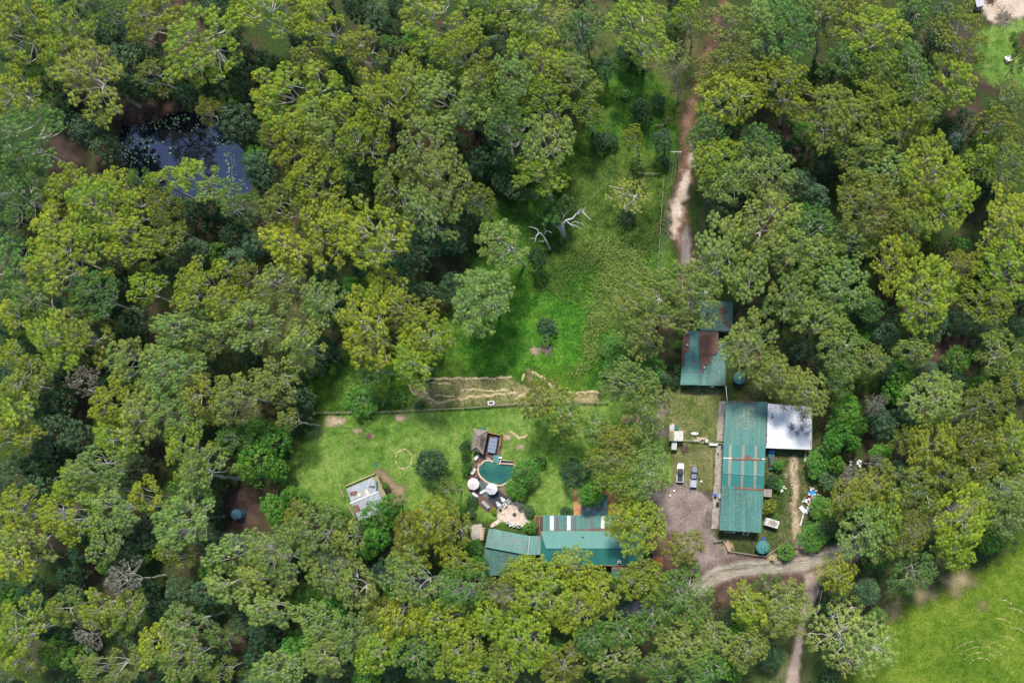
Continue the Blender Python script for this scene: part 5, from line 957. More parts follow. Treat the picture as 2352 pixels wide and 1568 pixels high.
mb = MB(); mb.slab([b.p(C8(1105, 535), 2.85), b.p(C8(1150, 535), 2.85), b.p(C8(1155, 800), 2.85), b.p(C8(1110, 805), 2.85)], .2); mb.build('downpipe', M['teal'], b.o)
def wallseg(label, a, c, h=.5, w_=.25, m='timber', name='garden_wall', cat='wall', **k):
    A_ = Vector(W2(*a)); C_ = Vector(W2(*c)); mid_ = (A_+C_)/2; d = C_-A_
    MB().box((mid_.x, mid_.y, h/2), (d.length, w_, h), math.atan2(d.y, d.x)).build(name, M[m], label=label, cat=cat, **k)
wallseg('low pinkish wall along the top edge of the grey slab hut', C8(310, 668), C8(1100, 335), .5, .18, 'tan')
wallseg('low wall down the left edge of the grey slab hut', C8(175, 745), C8(260, 960), .5, .18, 'timber')
wallseg('timber edging down the lower left side of the grey slab hut', C8(380, 1160), C8(560, 1520), .5, .2, 'timber')
wallseg('low grey wall on the right side of the grey slab hut', C8(1180, 380), C8(1250, 555), .5, .18, 'steel')
for nm, q, lab in (('foam_pad', [C8(600, 868), C8(690, 850), C8(705, 940), C8(625, 965)], 'square cream pad lying on the grey slab hut roof'), ('foam_pad', [C8(808, 775), C8(885, 760), C8(935, 905), C8(865, 930)], 'long cream pad lying on the grey slab hut roof')):
    P = [W(*p, 2.86)[:2] for p in q]; MB().prism(P, 2.72, 2.90).build(nm, M['cream'], label=lab, cat='foam pad')
p = W2(*C8(1132, 90)); o = MB().cyl(p, .42, 0, .14, 20, .5).build('basin', M['teal'], label='little teal basin on the lawn above the grey slab hut', cat='basin'); 
p = W2(*C8(1790, 1170)); t = empty('barbecue', (*p, 0), .2, label='dark blue barbecue with red-brown lid right of the grey slab hut', cat='barbecue')
MB().box((0, 0, .85), (1.5, .8, .25)).build('body', M['navy'], t, bevel=.05); MB().box((.15, 0, 1.05), (1.0, .7, .16), 0, .8).build('lid', M['brick'], t)
for sx in (-.6, .6):
    for sy in (-.3, .3): MB().box((sx, sy, .36), (.07, .07, .72)).build('leg', M['steel'], t)
poly_sheet('paved_yard', [C3(-40, 250), C3(120, 230), C3(130, 400), C3(0, 430)], .03, M['slab'], cell=.6, mar=1)
q = W2(*C3(158, 350)); t = empty('pergola', (*q, 0), label='sun-bleached timber pergola strip at the left end of the solar-pipe wing', cat='pergola')
for k in range(8): MB().box((.25*math.cos(1.4)*(k-3.5), .42*(k-3.5), 2.3), (1.1, .2, .08), .15).build('slat', M['tan'], t)
for sy in (-1.4, 1.4): MB().box((0, sy, 1.15), (.1, .1, 2.2)).build('post', M['timber'], t)

# ---------------------------------------------------------------- tanks
def tank(dx, dy, r, h, m, label, hatch=(.6, -1.1), ribs=26, name='water_tank'):
    p = W(dx, dy, h); t = empty(name, (p[0], p[1], 0), label=label, cat='water tank')
    MB().cyl((0, 0), r, 0, h, 36).build('body', M[m], t); MB().cyl((0, 0), r*1.03, h, h+r*.16, 36, r*.12).build('lid', M[m], t)
    for k in range(ribs):
        a = 6.283*k/ribs; d = Vector((math.cos(a), math.sin(a)))
        MB().tube([(d.x*r*1.0, d.y*r*1.0, h+.03), (d.x*r*.35, d.y*r*.35, h+r*.115)], .055, 4).build('rib', M['tankrib'], t)
    MB().cyl((hatch[0]*r*.6, hatch[1]*r*.6), r*.13, h+.05, h+.3, 14).build('hatch', M['black'], t)
    MB().cyl((0, 0), r*.12, h+r*.14, h+r*.2, 12).build('cap', M['steel'], t); return t
M['tankrib'] = plain('tank_rib', (.15, .33, .32), .5)
tank(1752.2, 1256, 1.78, 2.2, 'teal', 'round ribbed green water tank at the bottom of the green shed')
tank(*C7(1680, 1255), 1.6, 2.2, 'teal', 'pale green water tank half hidden by a tree at the cabin corner', ribs=20)
tank(1619, 675, 1.0, 2.3, 'steel', 'small pale blue-green tank at the top left corner of the square cabin roof', ribs=12)
M['tankblue'] = plain('blue_tank', (.10, .20, .28), .35); tank(543, 1181, 1.35, 2.0, 'tankblue', 'small blue-grey tank alone in the trees near the left road', ribs=12)
M['tankw'] = plain('whitish_tank', (.50, .54, .58), .6, 0, .35, .8); tank(*T(2, 1865, 945), 1.7, 2.2, 'tankw', 'round white tank in the forest on the right', ribs=0)
p = W2(*C5(955, 1172)); t = MB().prism([(p[0]-.65, p[1]+.1), (p[0]-.2, p[1]+.55), (p[0]+.5, p[1]+.35), (p[0]+.6, p[1]-.3), (p[0]-.4, p[1]-.35)], 0, .9, .8).build('tarpaulin', M['blue'], label='blue tarpaulin bundle touching the top of the round green tank', cat='tarpaulin')
p = W2(*C5(872, 1410)); MB().box((p[0], p[1], .4), (.9, .5, .8), .5).build('pump_housing', M['teal'], label='small pump box at the lower left of the round green tank', cat='pump box', bevel=.05)

# ---------------------------------------------------------------- utes
def ute(dc, ang, body, bonnet, roofm, tray, label, rails, length=5.1, canopy=False):
    x, y = W2(*dc); t = empty('ute', (x, y, 0), ang, label=label, cat='ute'); L = length/2; wd = .92
    out = [(-L, -wd*.95), (L-.55, -wd), (L-.18, -wd*.86), (L, -wd*.55), (L, wd*.55), (L-.18, wd*.86), (L-.55, wd), (-L, wd*.95)]
    MB().prism(out, .42, .98).build('body', M[body], t, bevel=.05)
    MB().prism([(L-1.45, -.78), (L-.5, -.80), (L-.16, -.55), (L-.16, .55), (L-.5, .80), (L-1.45, .78)], .98, 1.08, .95).build('bonnet', M[bonnet], t, bevel=.03)
    c0, c1 = -.55, L-1.40
    cab = MB(); zb, zt = .98, 1.72
    cab.add([(c0, -.86, zb), (c1, -.86, zb), (c1, .86, zb), (c0, .86, zb), (c0+.15, -.70, zt), (c1-.62, -.68, zt), (c1-.62, .68, zt), (c0+.15, .70, zt)], [(3, 2, 1, 0), (4, 5, 6, 7), (0, 1, 5, 4), (1, 2, 6, 5), (2, 3, 7, 6), (3, 0, 4, 7)])
    cb = cab.build('cab', M[body], t, bevel=.04)
    MB().prism([(c0+.13, -.71), (c1-.60, -.69), (c1-.60, .69), (c0+.13, .71)], 1.72, 1.77, .97).build('roof_panel', M[roofm], t)
    MB().add([(c1-.02, -.76, 1.03), (c1-.02, .76, 1.03), (c1-.58, .63, 1.70), (c1-.58, -.63, 1.70)], [(0, 1, 2, 3)]).build('windscreen', M['glass'], t).location = (.025, 0, .02)
    MB().add([(c0, -.72, 1.05), (c0+.13, -.62, 1.66), (c0+.13, .62, 1.66), (c0, .72, 1.05)], [(0, 1, 2, 3)]).build('rear_window', M['glass'], t).location = (-.02, 0, 0)
    for s_ in (-1, 1):
        MB().add([(c0+.15, s_*.865, 1.06), (c1-.12, s_*.865, 1.06), (c1-.62, s_*.735, 1.62), (c0+.25, s_*.745, 1.62)], [(0, 1, 2, 3)]).build('side_window', M['glass'], t).location = (0, s_*.015, 0)
        MB().box((c1-.1, s_*1.0, 1.12), (.14, .2, .14)).build('mirror', M['black'], t); MB().box((L-.1, s_*.66, .78), (.18, .3, .16)).build('headlight', M['glass' if body == 'navy' else 'steel'], t)
        MB().box((-L-.01, s_*.8, .8), (.06, .12, .25)).build('tail_light', M['red'], t)
    tr = MB(); tr.box(((-L+c0-.1)/2, 0, 1.01), (c0-.12+L-.02, 1.5, .06)); tr.build('tray_cover' if not canopy else 'tray', M[tray], t)
    for s_ in (-1, 1): MB().box(((-L+c0-.1)/2, s_*.86, 1.05), (c0-.08+L, .10, .24)).build('tray_side', M[rails], t)
    MB().box((-L+.04, 0, 1.03), (.10, 1.6, .2)).build('tailgate', M[rails], t); MB().box((L+.03, 0, .55), (.14, 1.6, .22)).build('bumper', M['black' if body == 'navy' else 'steel'], t, bevel=.03)
    for px in (L-.95, -L+1.05):
        for s_ in (-1, 1):
            w0 = MB().tube([(px, s_*.70, .38), (px, s_*.94, .38)], .38, 18).build('wheel', M['rubber'], t); MB().tube([(px, s_*.95, .38), (px, s_*.965, .38)], .22, 12).build('rim', M['steel'], w0)
    return t
ute((1563.2, 1086), rad(90-3), 'white', 'white', 'charcoal', 'charcoal', 'white ute with a dark roof and dark open tray, left one of two', 'white', 5.0)
ute((1594.5, 1095.5), rad(90-5), 'navy', 'silver', 'silver', 'steel', 'dark ute with silver bonnet and roof, right one of two', 'steel', 5.5)

# ---------------------------------------------------------------- yard beside the utes
b = Bld('shed', C6(380, 400), 'small pale weathered flat-roofed shed above the two utes', 'shed')
Q = [C6(252, 305), C6(516, 307), C6(514, 500), C6(248, 498)]; wl, P = b.walls(Q, 2.0, 'whitedirty', .2); b.roof(Q, [2.2, 2.25, 2.25, 2.2], 'pale_roof' if 'pale_roof' in M else 'whitedirty', .12)
MB().slab([b.p(C6(252, 308), 2.24), b.p(C6(350, 308), 2.26), b.p(C6(335, 497), 2.26), b.p(C6(250, 496), 2.24)], .02).build('mossy_roof_sheet', M['ochre'], b.o)
b.roof([C6(258, 178), C6(350, 178), C6(345, 303), C6(258, 303)], 2.1, 'whitedirty', .1, 'side_roof'); b.opening(P, 2, .5, .9, 1.8, .05, 'door', 'timber')
p = W2(*C6(392, 250)); MB().box((p[0], p[1], .45), (1.1, 1.2, .9)).build('bin', M['teal'], label='green bin tucked beside the small pale shed', cat='bin', bevel=.06)
p = W2(*C6(350, 600)); t = empty('box_trailer', (*p, 0), rad(-95), label='white-topped box trailer below the small pale shed', cat='trailer')
MB().box((0, 0, .95), (2.3, 1.5, .9)).build('body', M['teal'], t, bevel=.04); MB().box((-.02, 0, 1.43), (2.1, 1.4, .08)).build('lid', M['whitedirty'], t)
MB().box((-1.6, 0, .45), (1.0, .1, .1)).build('drawbar', M['steel'], t)
for s_ in (-1, 1): MB().tube([(0, s_*.78, .32), (0, s_*.95, .32)], .32, 14).build('wheel', M['rubber'], t)
def fence(name, dpts, h, label, m='timber', rails=(.5, .95), step=2.2, w_=.07, cat='fence', solid=False):
    P = [Vector((*W2(*q), 0)) for q in dpts]; o = empty(name, tuple(P[0]), label=label, cat=cat); P = [q-P[0] for q in P]
    mb = MB(); np_ = 0
    for a, c in zip(P[:-1], P[1:]):
        d = c-a; ang = math.atan2(d.y, d.x); mid_ = (a+c)/2
        if solid: mb.box((mid_.x, mid_.y, h/2), (d.length, w_, h), ang)
        else:
            for z in rails: mb.tube([a+Vector((0, 0, z)), c+Vector((0, 0, z))], w_/2, 5)
        n_ = max(1, int(d.length/step))
        for i in range(n_+1):
            if np_ > 90: break
            q = a.lerp(c, i/n_); MB().box((q.x, q.y, (h+.08)/2), (w_*1.5, w_*1.5, h+.08)).build('post', M[m], o); np_ += 1
    mb.build('rail', M[m], o); return o
fence('fence', [C6(515, 488), C6(700, 505), C6(920, 530), C6(1100, 545), C6(1285, 552)], 1.0, 'pale rail fence from the small pale shed to the green shed', 'whitedirty', w_=.13)
fence('fence', [C5(130, 1218), C5(275, 1200), C5(365, 1378), C5(990, 1468), C5(1340, 1215)], .9, 'zigzag timber rail fence around the round green tank', 'timber', w_=.16)
fence('fence', [(725, 949), (860, 948), (1070, 938), (1190, 929), (1290, 926), (1395, 926)], .9, 'long straight rail fence between straw rows and lower lawn', 'timber', w_=.16, step=3)
fence('fence', [(1526, 410), (1518, 520), (1513, 600), (1508, 660)], 1.2, 'vine-grown wire fence left of the sandy track', 'timber', w_=.10, step=3)
fence('fence', [T(8, 955, 940), T(8, 925, 1080)], 1.1, 'short pale rail beside the driveway', 'whitedirty', w_=.2)
fence('fence', [T(1, 2130, 865), T(1, 2195, 860), T(1, 2215, 815)], 1.0, 'short bent rail left of the upper dirt track', 'timber', w_=.16)
fence('fence', [T(1, 2025, 1190), T(1, 2150, 1192)], 1.0, 'short thin rail across the upper meadow edge', 'timber', w_=.1)
weeds('fence_vines', [(1509, 420), (1533, 420), (1520, 520), (1517, 640), (1505, 640), (1508, 520)], 60, (.035, .11, .02), 'green vines growing along the wire fence left of the sandy track', 41, .22, .25, .6, 18)
def box_item(name, dc, d, rz, m, label, cat, z0=0, bevel=.03, **k):
    p = W2(dc[0], dc[1], z0); return MB().box((p[0], p[1], z0+d[2]/2), d, rz).build(name, M[m], label=label, cat=cat, bevel=bevel, **k)
def bench(name, dc, L, w_, h, rz, m, label, cat='bench'):
    p = W2(*dc); t = empty(name, (*p, 0), rz, label=label, cat=cat)
    MB().box((0, 0, h), (L, w_, .08)).build('top', M[m], t, bevel=.02)
    for sx in (-1, 1):
        for sy in (-1, 1): MB().box((sx*(L/2-.12), sy*(w_/2-.1), h/2-.02), (.08, .08, h-.04)).build('leg', M['steel'], t)
    return t
bench('table', C6(1090, 568), 2.2, .65, .8, -.03, 'white', 'white trestle table against the upper left wall of the green shed', 'table')
box_item('metal_box', C6(960, 495), (.85, .9, .8), -.05, 'steel', 'grey metal cabinet on the pale rail fence', 'cabinet')
p = W2(*C6(735, 360)); t = empty('kayak', (*p, 0), -.05, label='small white canoe on the grass above the rail fence', cat='canoe')
MB().prism([(-1, 0), (-.7, .28), (0, .36), (.7, .28), (1, 0), (.7, -.28), (0, -.36), (-.7, -.28)], 0, .3, 1.05).build('hull', M['white'], t); MB().box((.45, 0, .31), (.25, .3, .04)).build('hatch', M['black'], t)
for k in range(14):
    x, y = R_.uniform(690, 900), R_.uniform(440, 505); p = W2(*C6(x, y)); L_ = R_.uniform(.8, 2.4)
    MB().box((p[0], p[1], .06+k*.035), (L_, .13, .035), R_.uniform(-.4, .5)).build('plank', M['tan' if k % 3 else 'whitedirty'], label='loose plank in the timber stack above the rail fence', cat='plank', group='stacked planks by the rail fence')
def twigpile(dc, r, n_, m, label, h=.7, name='twig_pile', cat='brush pile'):
    p = W2(*dc); mb = MB()
    for k in range(n_):
        a = R_.uniform(0, 6.28); q = Vector((p[0]+R_.gauss(0, r*.4), p[1]+R_.gauss(0, r*.4), R_.uniform(.05, h*max(.15, 1-R_.random())))); L_ = R_.uniform(.4, 1.1)*r*.7
        d = Vector((math.cos(a)*L_, math.sin(a)*L_, R_.uniform(-.2, .2))); q2 = q+d; q2.z = max(.04, q2.z); mb.tube([q-d*.5, q2], R_.uniform(.015, .05), 4, False)
    mb.build(name, M[m], label=label, cat=cat)
twigpile(C6(545, 655), 1.1, 240, 'brick', 'round red-brown brush pile above the two utes')
twigpile(T(4, 1385, 850), 1.7, 160, 'timber', 'grey brushwood pile in the middle of the green meadow', .6)
twigpile(T(4, 1310, 870), 1.3, 110, 'tan', 'pale split-wood heap left of the meadow brushwood pile', .5)
twigpile(C5(350, 1300), 1.6, 150, 'tan', 'heap of pinkish sticks inside the zigzag fence', .3)
twigpile(C5(1110, 1480), 1.5, 120, 'hay', 'tuft of dry straw-coloured fronds below the round green tank', .4, 'dry_fronds', 'fronds')
twigpile(T(4, 180, 1445), .9, 70, 'brick', 'small brown twig ring on the left of the lower lawn', .3)
for q, lab in ((T(4, 1930, 1330), 'left round brown garden ring on the shaded lawn'), (T(4, 1990, 1325), 'right round brown garden ring on the shaded lawn')):
    p = W2(*q); t = empty('garden_ring', (*p, 0), label=lab, cat='garden ring'); n_ = 20
    pi = [(1.0*math.cos(6.283*i/n_), 1.0*math.sin(6.283*i/n_)) for i in range(n_)]; po = [(1.2*math.cos(6.283*i/n_), 1.2*math.sin(6.283*i/n_)) for i in range(n_)]
    MB().ring(pi, po, 0, .35).build('rim', M['timber'], t); MB().cyl((0, 0), .99, 0, .25, 20).build('soil', M['litter'], t)
p = W2(*T(4, 1015, 1222)); t = empty('bathtub', (*p, 0), .03, label='white bathtub trough on the long rail fence below the straw rows', cat='bathtub'); oo = [(-.85, -.5), (.75, -.5), (.9, -.3), (.9, .3), (.75, .5), (-.85, .5)]
MB().ring([(a*.72, b_*.6) for a, b_ in oo], oo, 0, .6).build('tub', M['white'], t); MB().prism([(a*.72, b_*.6) for a, b_ in oo], .1, .35).build('water', M['charcoal'], t)
# round green shed frontage: bins and clutter
def bin_(dc, m, label, w_=.7):
    p = W2(*dc); t = empty('wheelie_bin', (*p, 0), R_.uniform(-.3, .3), label=label, cat='bin'); MB().box((0, 0, .5), (w_, .75, 1.0), 0, 1.15).build('body', M[m], t, bevel=.04)
    MB().box((0, 0, 1.05), (w_*1.2, .9, .1), 0, .9).build('lid', M[m], t, bevel=.03); MB().tube([(-w_*.5, -.42, .12), (w_*.5, -.42, .12)], .12, 8).build('wheels', M['rubber'], t)
bin_(C5(150, 443), 'blue', 'dark blue bin on the lowest concrete apron'); bin_(C5(190, 585), 'black', 'black bin on the lowest concrete apron below the blue one')
p = W2(*C5(232, 460)); t = empty('chest_freezer', (*p, 0), label='white chest freezer against the green shed wall beside the blue bin', cat='freezer'); MB().box((0, 0, .4), (.7, 1.2, .8)).build('body', M['white'], t, bevel=.04); MB().box((0, 0, .84), (.74, 1.24, .08)).build('lid', M['whitedirty'], t); MB().box((.1, 0, .9), (.2, .5, .04)).build('handle', M['steel'], t)
for x, y, m_, lab, d in ((250, 1042, 'red', 'red fuel can under the bottom edge of the green shed', (.5, .35, .5)), (465, 1062, 'white', 'white tub under the bottom edge of the green shed', (.55, .5, .5)), (622, 1078, 'whitedirty', 'leaning white panel at the bottom of the green shed, left', (.45, 1.0, .1)), (697, 1085, 'whitedirty', 'leaning white panel at the bottom of the green shed, right', (.4, 1.1, .1))):
    box_item('clutter', C5(x, y), d, -.25, m_, lab, 'clutter')
box_item('plank', C5(365, 1060), (2.4, .25, .1), -.12, 'tan', 'tan plank lying along the bottom wall of the green shed', 'plank')
for x, y in ((1240, 640), (1175, 740), (820, 1210)):
    box_item('black_bucket', C6(x, y), (.4, .4, .4), .3, 'black', 'black bucket near the left side of the green shed', 'bucket', group='black buckets')
box_item('drum', C6(1258, 590), (.45, .45, .8), 0, 'blue', 'blue drum at the fence end against the green shed', 'drum', bevel=.1)
for x, y, m_, lab in ((345, 1440, 'white', 'upper white bucket on the gravel under the big tree'), (272, 1530, 'white', 'lower white bucket on the gravel under the big tree'), (860, 1262, 'white', 'white bucket beside the dark ute'), (885, 1300, 'brick', 'red-brown pot beside the dark ute')):
    p = W2(*C6(x, y)); MB().cyl(p, .2, 0, .4, 14, .26).build('bucket', M[m_], label=lab, cat='bucket')
p = W2(*C7(507, 1108)); n_ = 18; MB().ring([(p[0]+.16*math.cos(6.283*i/n_), p[1]+.16*math.sin(6.283*i/n_)) for i in range(n_)], [(p[0]+.34*math.cos(6.283*i/n_), p[1]+.34*math.sin(6.283*i/n_)) for i in range(n_)], 0, .2).build('tyre', M['white'], label='white-painted tyre on the bare ground left of the cabin', cat='tyre')
bin_(C7(685, 1095), 'black', 'black bin in the gap left of the litter-strewn roof')
box_item('air_conditioner', C7(1295, 1382), (.9, .35, .7), 0, 'white', 'white air conditioner at the bottom wall of the litter-strewn cabin', 'air conditioner', .4)
p = W2(*C4(300, 92)); MB().cyl(p, .3, 0, .5, 14, .2).build('traffic_cone', M['red'], label='small red marker at the top left corner of the green shed', cat='marker')
a = W(*C7(1487, 1365), 3.0); c = W(*C4(412, 145), 3.6); MB().tube([a, tuple((Vector(a)+Vector(c))/2-Vector((0, 0, .15))), c], .09, 6).build('overhead_pipe', M['white'], label='white pipe spanning from the cabin roof to the green shed', cat='pipe')
# leaf-covered car, caravan, pallets, planks
t = empty('old_car', (*W2(*C4(1290, 1350)), 0), rad(90+4), label='old green car buried in leaves against the right wall of the green shed', cat='car')
MB().prism([(-2.3, -.85), (1.9, -.85), (2.3, -.6), (2.3, .6), (1.9, .85), (-2.3, .85)], .3, .95).build('body', M['teal'], t, bevel=.08)
MB().prism([(-1.5, -.75), (1.0, -.75), (1.0, .75), (-1.5, .75)], .95, 1.45, .82).build('cab', M['teal'], t, bevel=.06); MB().add([(1.02, -.7, 1.0), (1.02, .7, 1.0), (.8, .6, 1.42), (.8, -.6, 1.42)], [(0, 1, 2, 3)]).build('windscreen', M['steel'], t)
mb = MB()
for k in range(900):
    a = R_.uniform(0, 6.28); rr = R_.uniform(.35, 1); x = math.cos(a)*rr*1.7-.2; y = math.sin(a)*rr*.75; z = 1.47 if -1.3 < x < .8 and abs(y) < .62 else (.99 if x > 1 or x < -1.5 else 1.2); s_ = R_.uniform(.06, .13)
    if rr < .5 and R_.random() < .8: continue
    mb.add([(x-s_, y, z), (x, y-s_*.6, z+.03), (x+s_, y, z), (x, y+s_*.6, z+.02)], [(0, 1, 2, 3)])
mb.build('leaf_litter', M['dbark'], t, kind='stuff')
for px in (1.4, -1.4):
    for s_ in (-1, 1): w0 = MB().tube([(px, s_*.68, .33), (px, s_*.88, .33)], .33, 14).build('wheel', M['rubber'], t)
box_item('tarpaulin', C4(1290, 1165), (1.6, .9, .5), .12, 'ltblue', 'crumpled pale blue sheet above the leaf-covered car', 'tarpaulin', .2, .1)
q = C5(1095, 910); t = empty('caravan', (*W2(*q), 0), rad(-17), label='tilted dirty white caravan roof between green shed and tan track', cat='caravan')
MB().box((0, 0, 1.15), (3.5, 2.1, 1.6)).build('body', M['whitedirty'], t, bevel=.15); MB().box((0, 0, 1.98), (3.3, 1.95, .1)).build('roof', M['white'], t, bevel=.05)
mb = MB(); 
for k in range(800):
    x = R_.gauss(.1, .75); y = R_.gauss(0, .5)
    if abs(x) > 1.55 or abs(y) > .9: continue
    s_ = R_.uniform(.06, .14); a = R_.uniform(0, 6.28); ca, sa = math.cos(a)*s_, math.sin(a)*s_; mb.add([(x-ca, y-sa, 2.045), (x+sa*.7, y-ca*.7, 2.06), (x+ca, y+sa, 2.045), (x-sa*.7, y+ca*.7, 2.06)], [(0, 1, 2, 3)])
mb.build('leaf_litter', M['timber'], t, kind='stuff'); MB().box((1.85, .1, .8), (.4, .5, .5)).build('gas_locker', M['brick'], t); MB().box((-1.2, 1.075, 1.3), (.9, .05, .5)).build('window', M['glass'], t); MB().box((.6, -1.075, 1.1), (.6, .05, 1.3)).build('door', M['white'], t)
for s_ in (-1, 1): MB().tube([(-.1, s_*.85, .33), (-.1, s_*1.04, .33)], .33, 14).build('wheel', M['rubber'], t)
MB().slab([(-2.15, -1.05, 1.0), (-1.75, -1.05, 1.9), (-1.75, 1.05, 1.9), (-2.15, 1.05, 1.0)], .05).build('awning', M['white'], t)
def pallet(dc, rz, label, m='timber'):
    t = empty('pallet', (*W2(*dc), 0), rz, label=label, cat='pallet')
    for k in range(6): MB().box((0, -.5+k*.2, .14), (1.2, .12, .025)).build('board', M[m], t)
    for k in (-.5, 0, .5): MB().box((k, 0, .06), (.1, 1.1, .12)).build('bearer', M[m], t)
pallet(C5(1318, 117), -.1, 'wooden pallet lying in the weeds left of the tan track')
box_item('plank', C4(1965, 1160), (.55, 1.3, .12), -.05, 'terracotta', 'orange-brown board under the lower right corner of the white roof', 'plank')
box_item('plank', C4(1955, 1280), (.5, 1.9, .12), -.05, 'whitedirty', 'pale board below the orange-brown one', 'plank')
box_item('concrete_beam', C5(1598, 850), (.45, 3.6, .25), rad(-16), 'whitedirty', 'long pale beam pointing down from the white panels of the rubbish heap', 'beam')
def panel(x, y, d, rz, lab, m='white', f=C5, z=.25):
    p = W2(*f(x, y)); o = MB().box((0, 0, 0), d).build('panel', M[m], label=lab, cat='panel', bevel=.02); o.location = (p[0], p[1], z); o.rotation_euler = (R_.uniform(-.15, .15), R_.uniform(-.15, .15), rz)
panel(1608, 680, (1.1, 2.0, .06), rad(40), 'left white panel thrown at the foot of the rubbish heap'); panel(1690, 690, (.95, 2.1, .06), rad(-28), 'right white panel thrown at the foot of the rubbish heap', z=.4)
panel(1640, 740, (.7, .5, .1), .4, 'small grey panel between the two white ones', 'steel', z=.5)
# rubbish heap, every bag and box by itself
RC = [('white', 'white'), ('whitedirty', 'off-white'), ('red', 'red'), ('ltblue', 'bright blue'), ('black', 'black'), ('orange', 'orange'), ('steel', 'grey'), ('cream', 'cream')]
ords = {}
def junk(f, x, y, where, s0=.3, pick=None, zmax=.6):
    m_, cn = pick or R_.choices(RC, [7, 5, 3, 1, 2, 1.5, 4, 1.5])[0]; p = W2(*f(x, y)); z = R_.uniform(.02, zmax); s_ = s0*R_.uniform(.5, 1.5); kd = R_.randrange(3)
    if kd == 0: mb = MB().box((0, 0, s_*.4), (s_*1.3, s_, s_*.8), 0, R_.uniform(.7, 1)); nm = 'box'
    elif kd == 1:
        n_ = 8; mb = MB().prism([(s_*R_.uniform(.5, .9)*math.cos(6.283*i/n_), s_*R_.uniform(.4, .8)*math.sin(6.283*i/n_)) for i in range(n_)], 0, s_*.8, .45); nm = 'rubbish_bag'
    else: mb = MB().prism([(-s_, -s_*.4), (s_*.7, -s_*.5), (s_, s_*.3), (-s_*.6, s_*.5)], 0, .05, .95); nm = 'scrap_sheet'
    kn = {'box': 'box', 'rubbish_bag': 'bag', 'scrap_sheet': 'sheet of scrap'}[nm]
    o = mb.build(nm, M[m_], label=f'{cn} {kn} in {where}', cat=kn.split()[0] if kn != 'sheet of scrap' else 'scrap', group=f'{cn} {kn}s in {where}', bevel=.02); o.location = (p[0], p[1], z); o.rotation_euler = (R_.uniform(-.5, .5), R_.uniform(-.5, .5), R_.uniform(0, 6.28))
hp = [(1700, 310), (1760, 310), (1830, 350), (1870, 420), (1810, 470), (1790, 560), (1810, 630), (1740, 640), (1680, 610), (1600, 560), (1640, 470), (1700, 400)]
for x, y in rnd_in(hp, 120): junk(C5, x, y, 'the large rubbish heap', .34, zmax=.7)
for x, y in ((1765, 410), (1780, 395), (1770, 435)): junk(C5, x, y, 'the large rubbish heap', .62, ('ltblue', 'bright blue'), .9)
for x, y in ((1750, 500), (1725, 330), (1740, 505)): junk(C5, x, y, 'the large rubbish heap', .55, ('red', 'red'), .9)
for k in range(16): junk(T.__get__(8), R_.uniform(1100, 1220), R_.uniform(40, 120), 'the scrap scatter under the forest edge', .5, R_.choice([RC[0], RC[0], RC[6]]), .4)
for k in range(14): junk(C5, R_.uniform(1250, 1340), R_.uniform(285, 340), 'the small scrap spill beside the tan track', .26, R_.choice([RC[0], RC[6], RC[1]]), .3)
panel(1255, 365, (.75, .75, .3), .3, 'white box at the small scrap spill beside the tan track')
# top right yard
b = Bld('shed', T(2, 2030, 25), 'small weathered grey shed roof in the top right yard', 'shed'); Q = [T(2, 1998, 5), T(2, 2050, -5), T(2, 2060, 40), T(2, 2010, 52)]
wl, P = b.walls(Q, 1.9, 'brick', .15); b.roof(Q, 2.1, 'roof_grey'); b.opening(P, 2, .5, .7, 1.6, .05, 'door', 'timber')
twigpile(T(2, 2190, 130), 2.4, 200, 'timber', 'long grey brushwood row in the top right yard', .5); twigpile(T(2, 2100, 8), 1.2, 90, 'brick', 'brown brush heap beside the small grey shed', .5)
box_item('crate', T(2, 2217, 412), (1.6, 1.6, .7), .4, 'steel', 'square grey crate on the grass in the upper right corner', 'crate')
poly_sheet('garden_bed', [(2338, 86), (2400, 75), (2400, 125), (2345, 120), (2336, 104)], .03, M['litterpatch'], cell=.6, mar=1)

# ---------------------------------------------------------------- pool terrace
Z0 = .30
def zp(q, z=Z0): return W(q[0], q[1], z)
def arcpts(pts, n_=4):   # smooth closed curve through points
    out = []; L = len(pts)
    for i in range(L):
        p0, p1, p2, p3 = (Vector(pts[(i+k-1) % L]) for k in range(4))
        for j in range(n_):
            t = j/n_; out.append(tuple(.5*((2*p1)+(-p0+p2)*t+(2*p0-5*p1+4*p2-p3)*t*t+(-p0+3*p1-3*p2+p3)*t**3)))
    return out
deckp = [C1(*q) for q in [(900, 262), (1292, 345), (1262, 600), (1240, 820), (1225, 940), (1210, 1050), (1070, 1020), (860, 960), (740, 1040), (670, 1170), (700, 1330)]]+[C2(*q) for q in [(720, 180), (860, 260), (960, 520), (1060, 940), (980, 1010), (830, 985), (640, 830), (540, 690), (330, 420), (330, 150), (400, 60)]]+[C1(*q) for q in [(430, 1330), (520, 1120), (560, 990), (700, 830)]]
deckw = [zp(q, .2)[:2] for q in deckp]
MB().prism(deckw, 0, .20).build('timber_deck', M['deck'], label='dark brown timber deck wrapping the left side of the swimming pool', cat='deck')
wat = arcpts([C1(*q) for q in [(780, 1060), (850, 990), (970, 975), (1080, 1020), (1210, 1052), (1380, 1075), (1560, 1095), (1700, 1150), (1640, 1320), (1480, 1440), (1300, 1545), (1180, 1560), (960, 1500), (860, 1440), (760, 1350), (705, 1220), (725, 1120)]])
pw = [zp(q)[:2] for q in wat]; cxp = sum(p[0] for p in pw)/len(pw); cyp = sum(p[1] for p in pw)/len(pw)
po = []
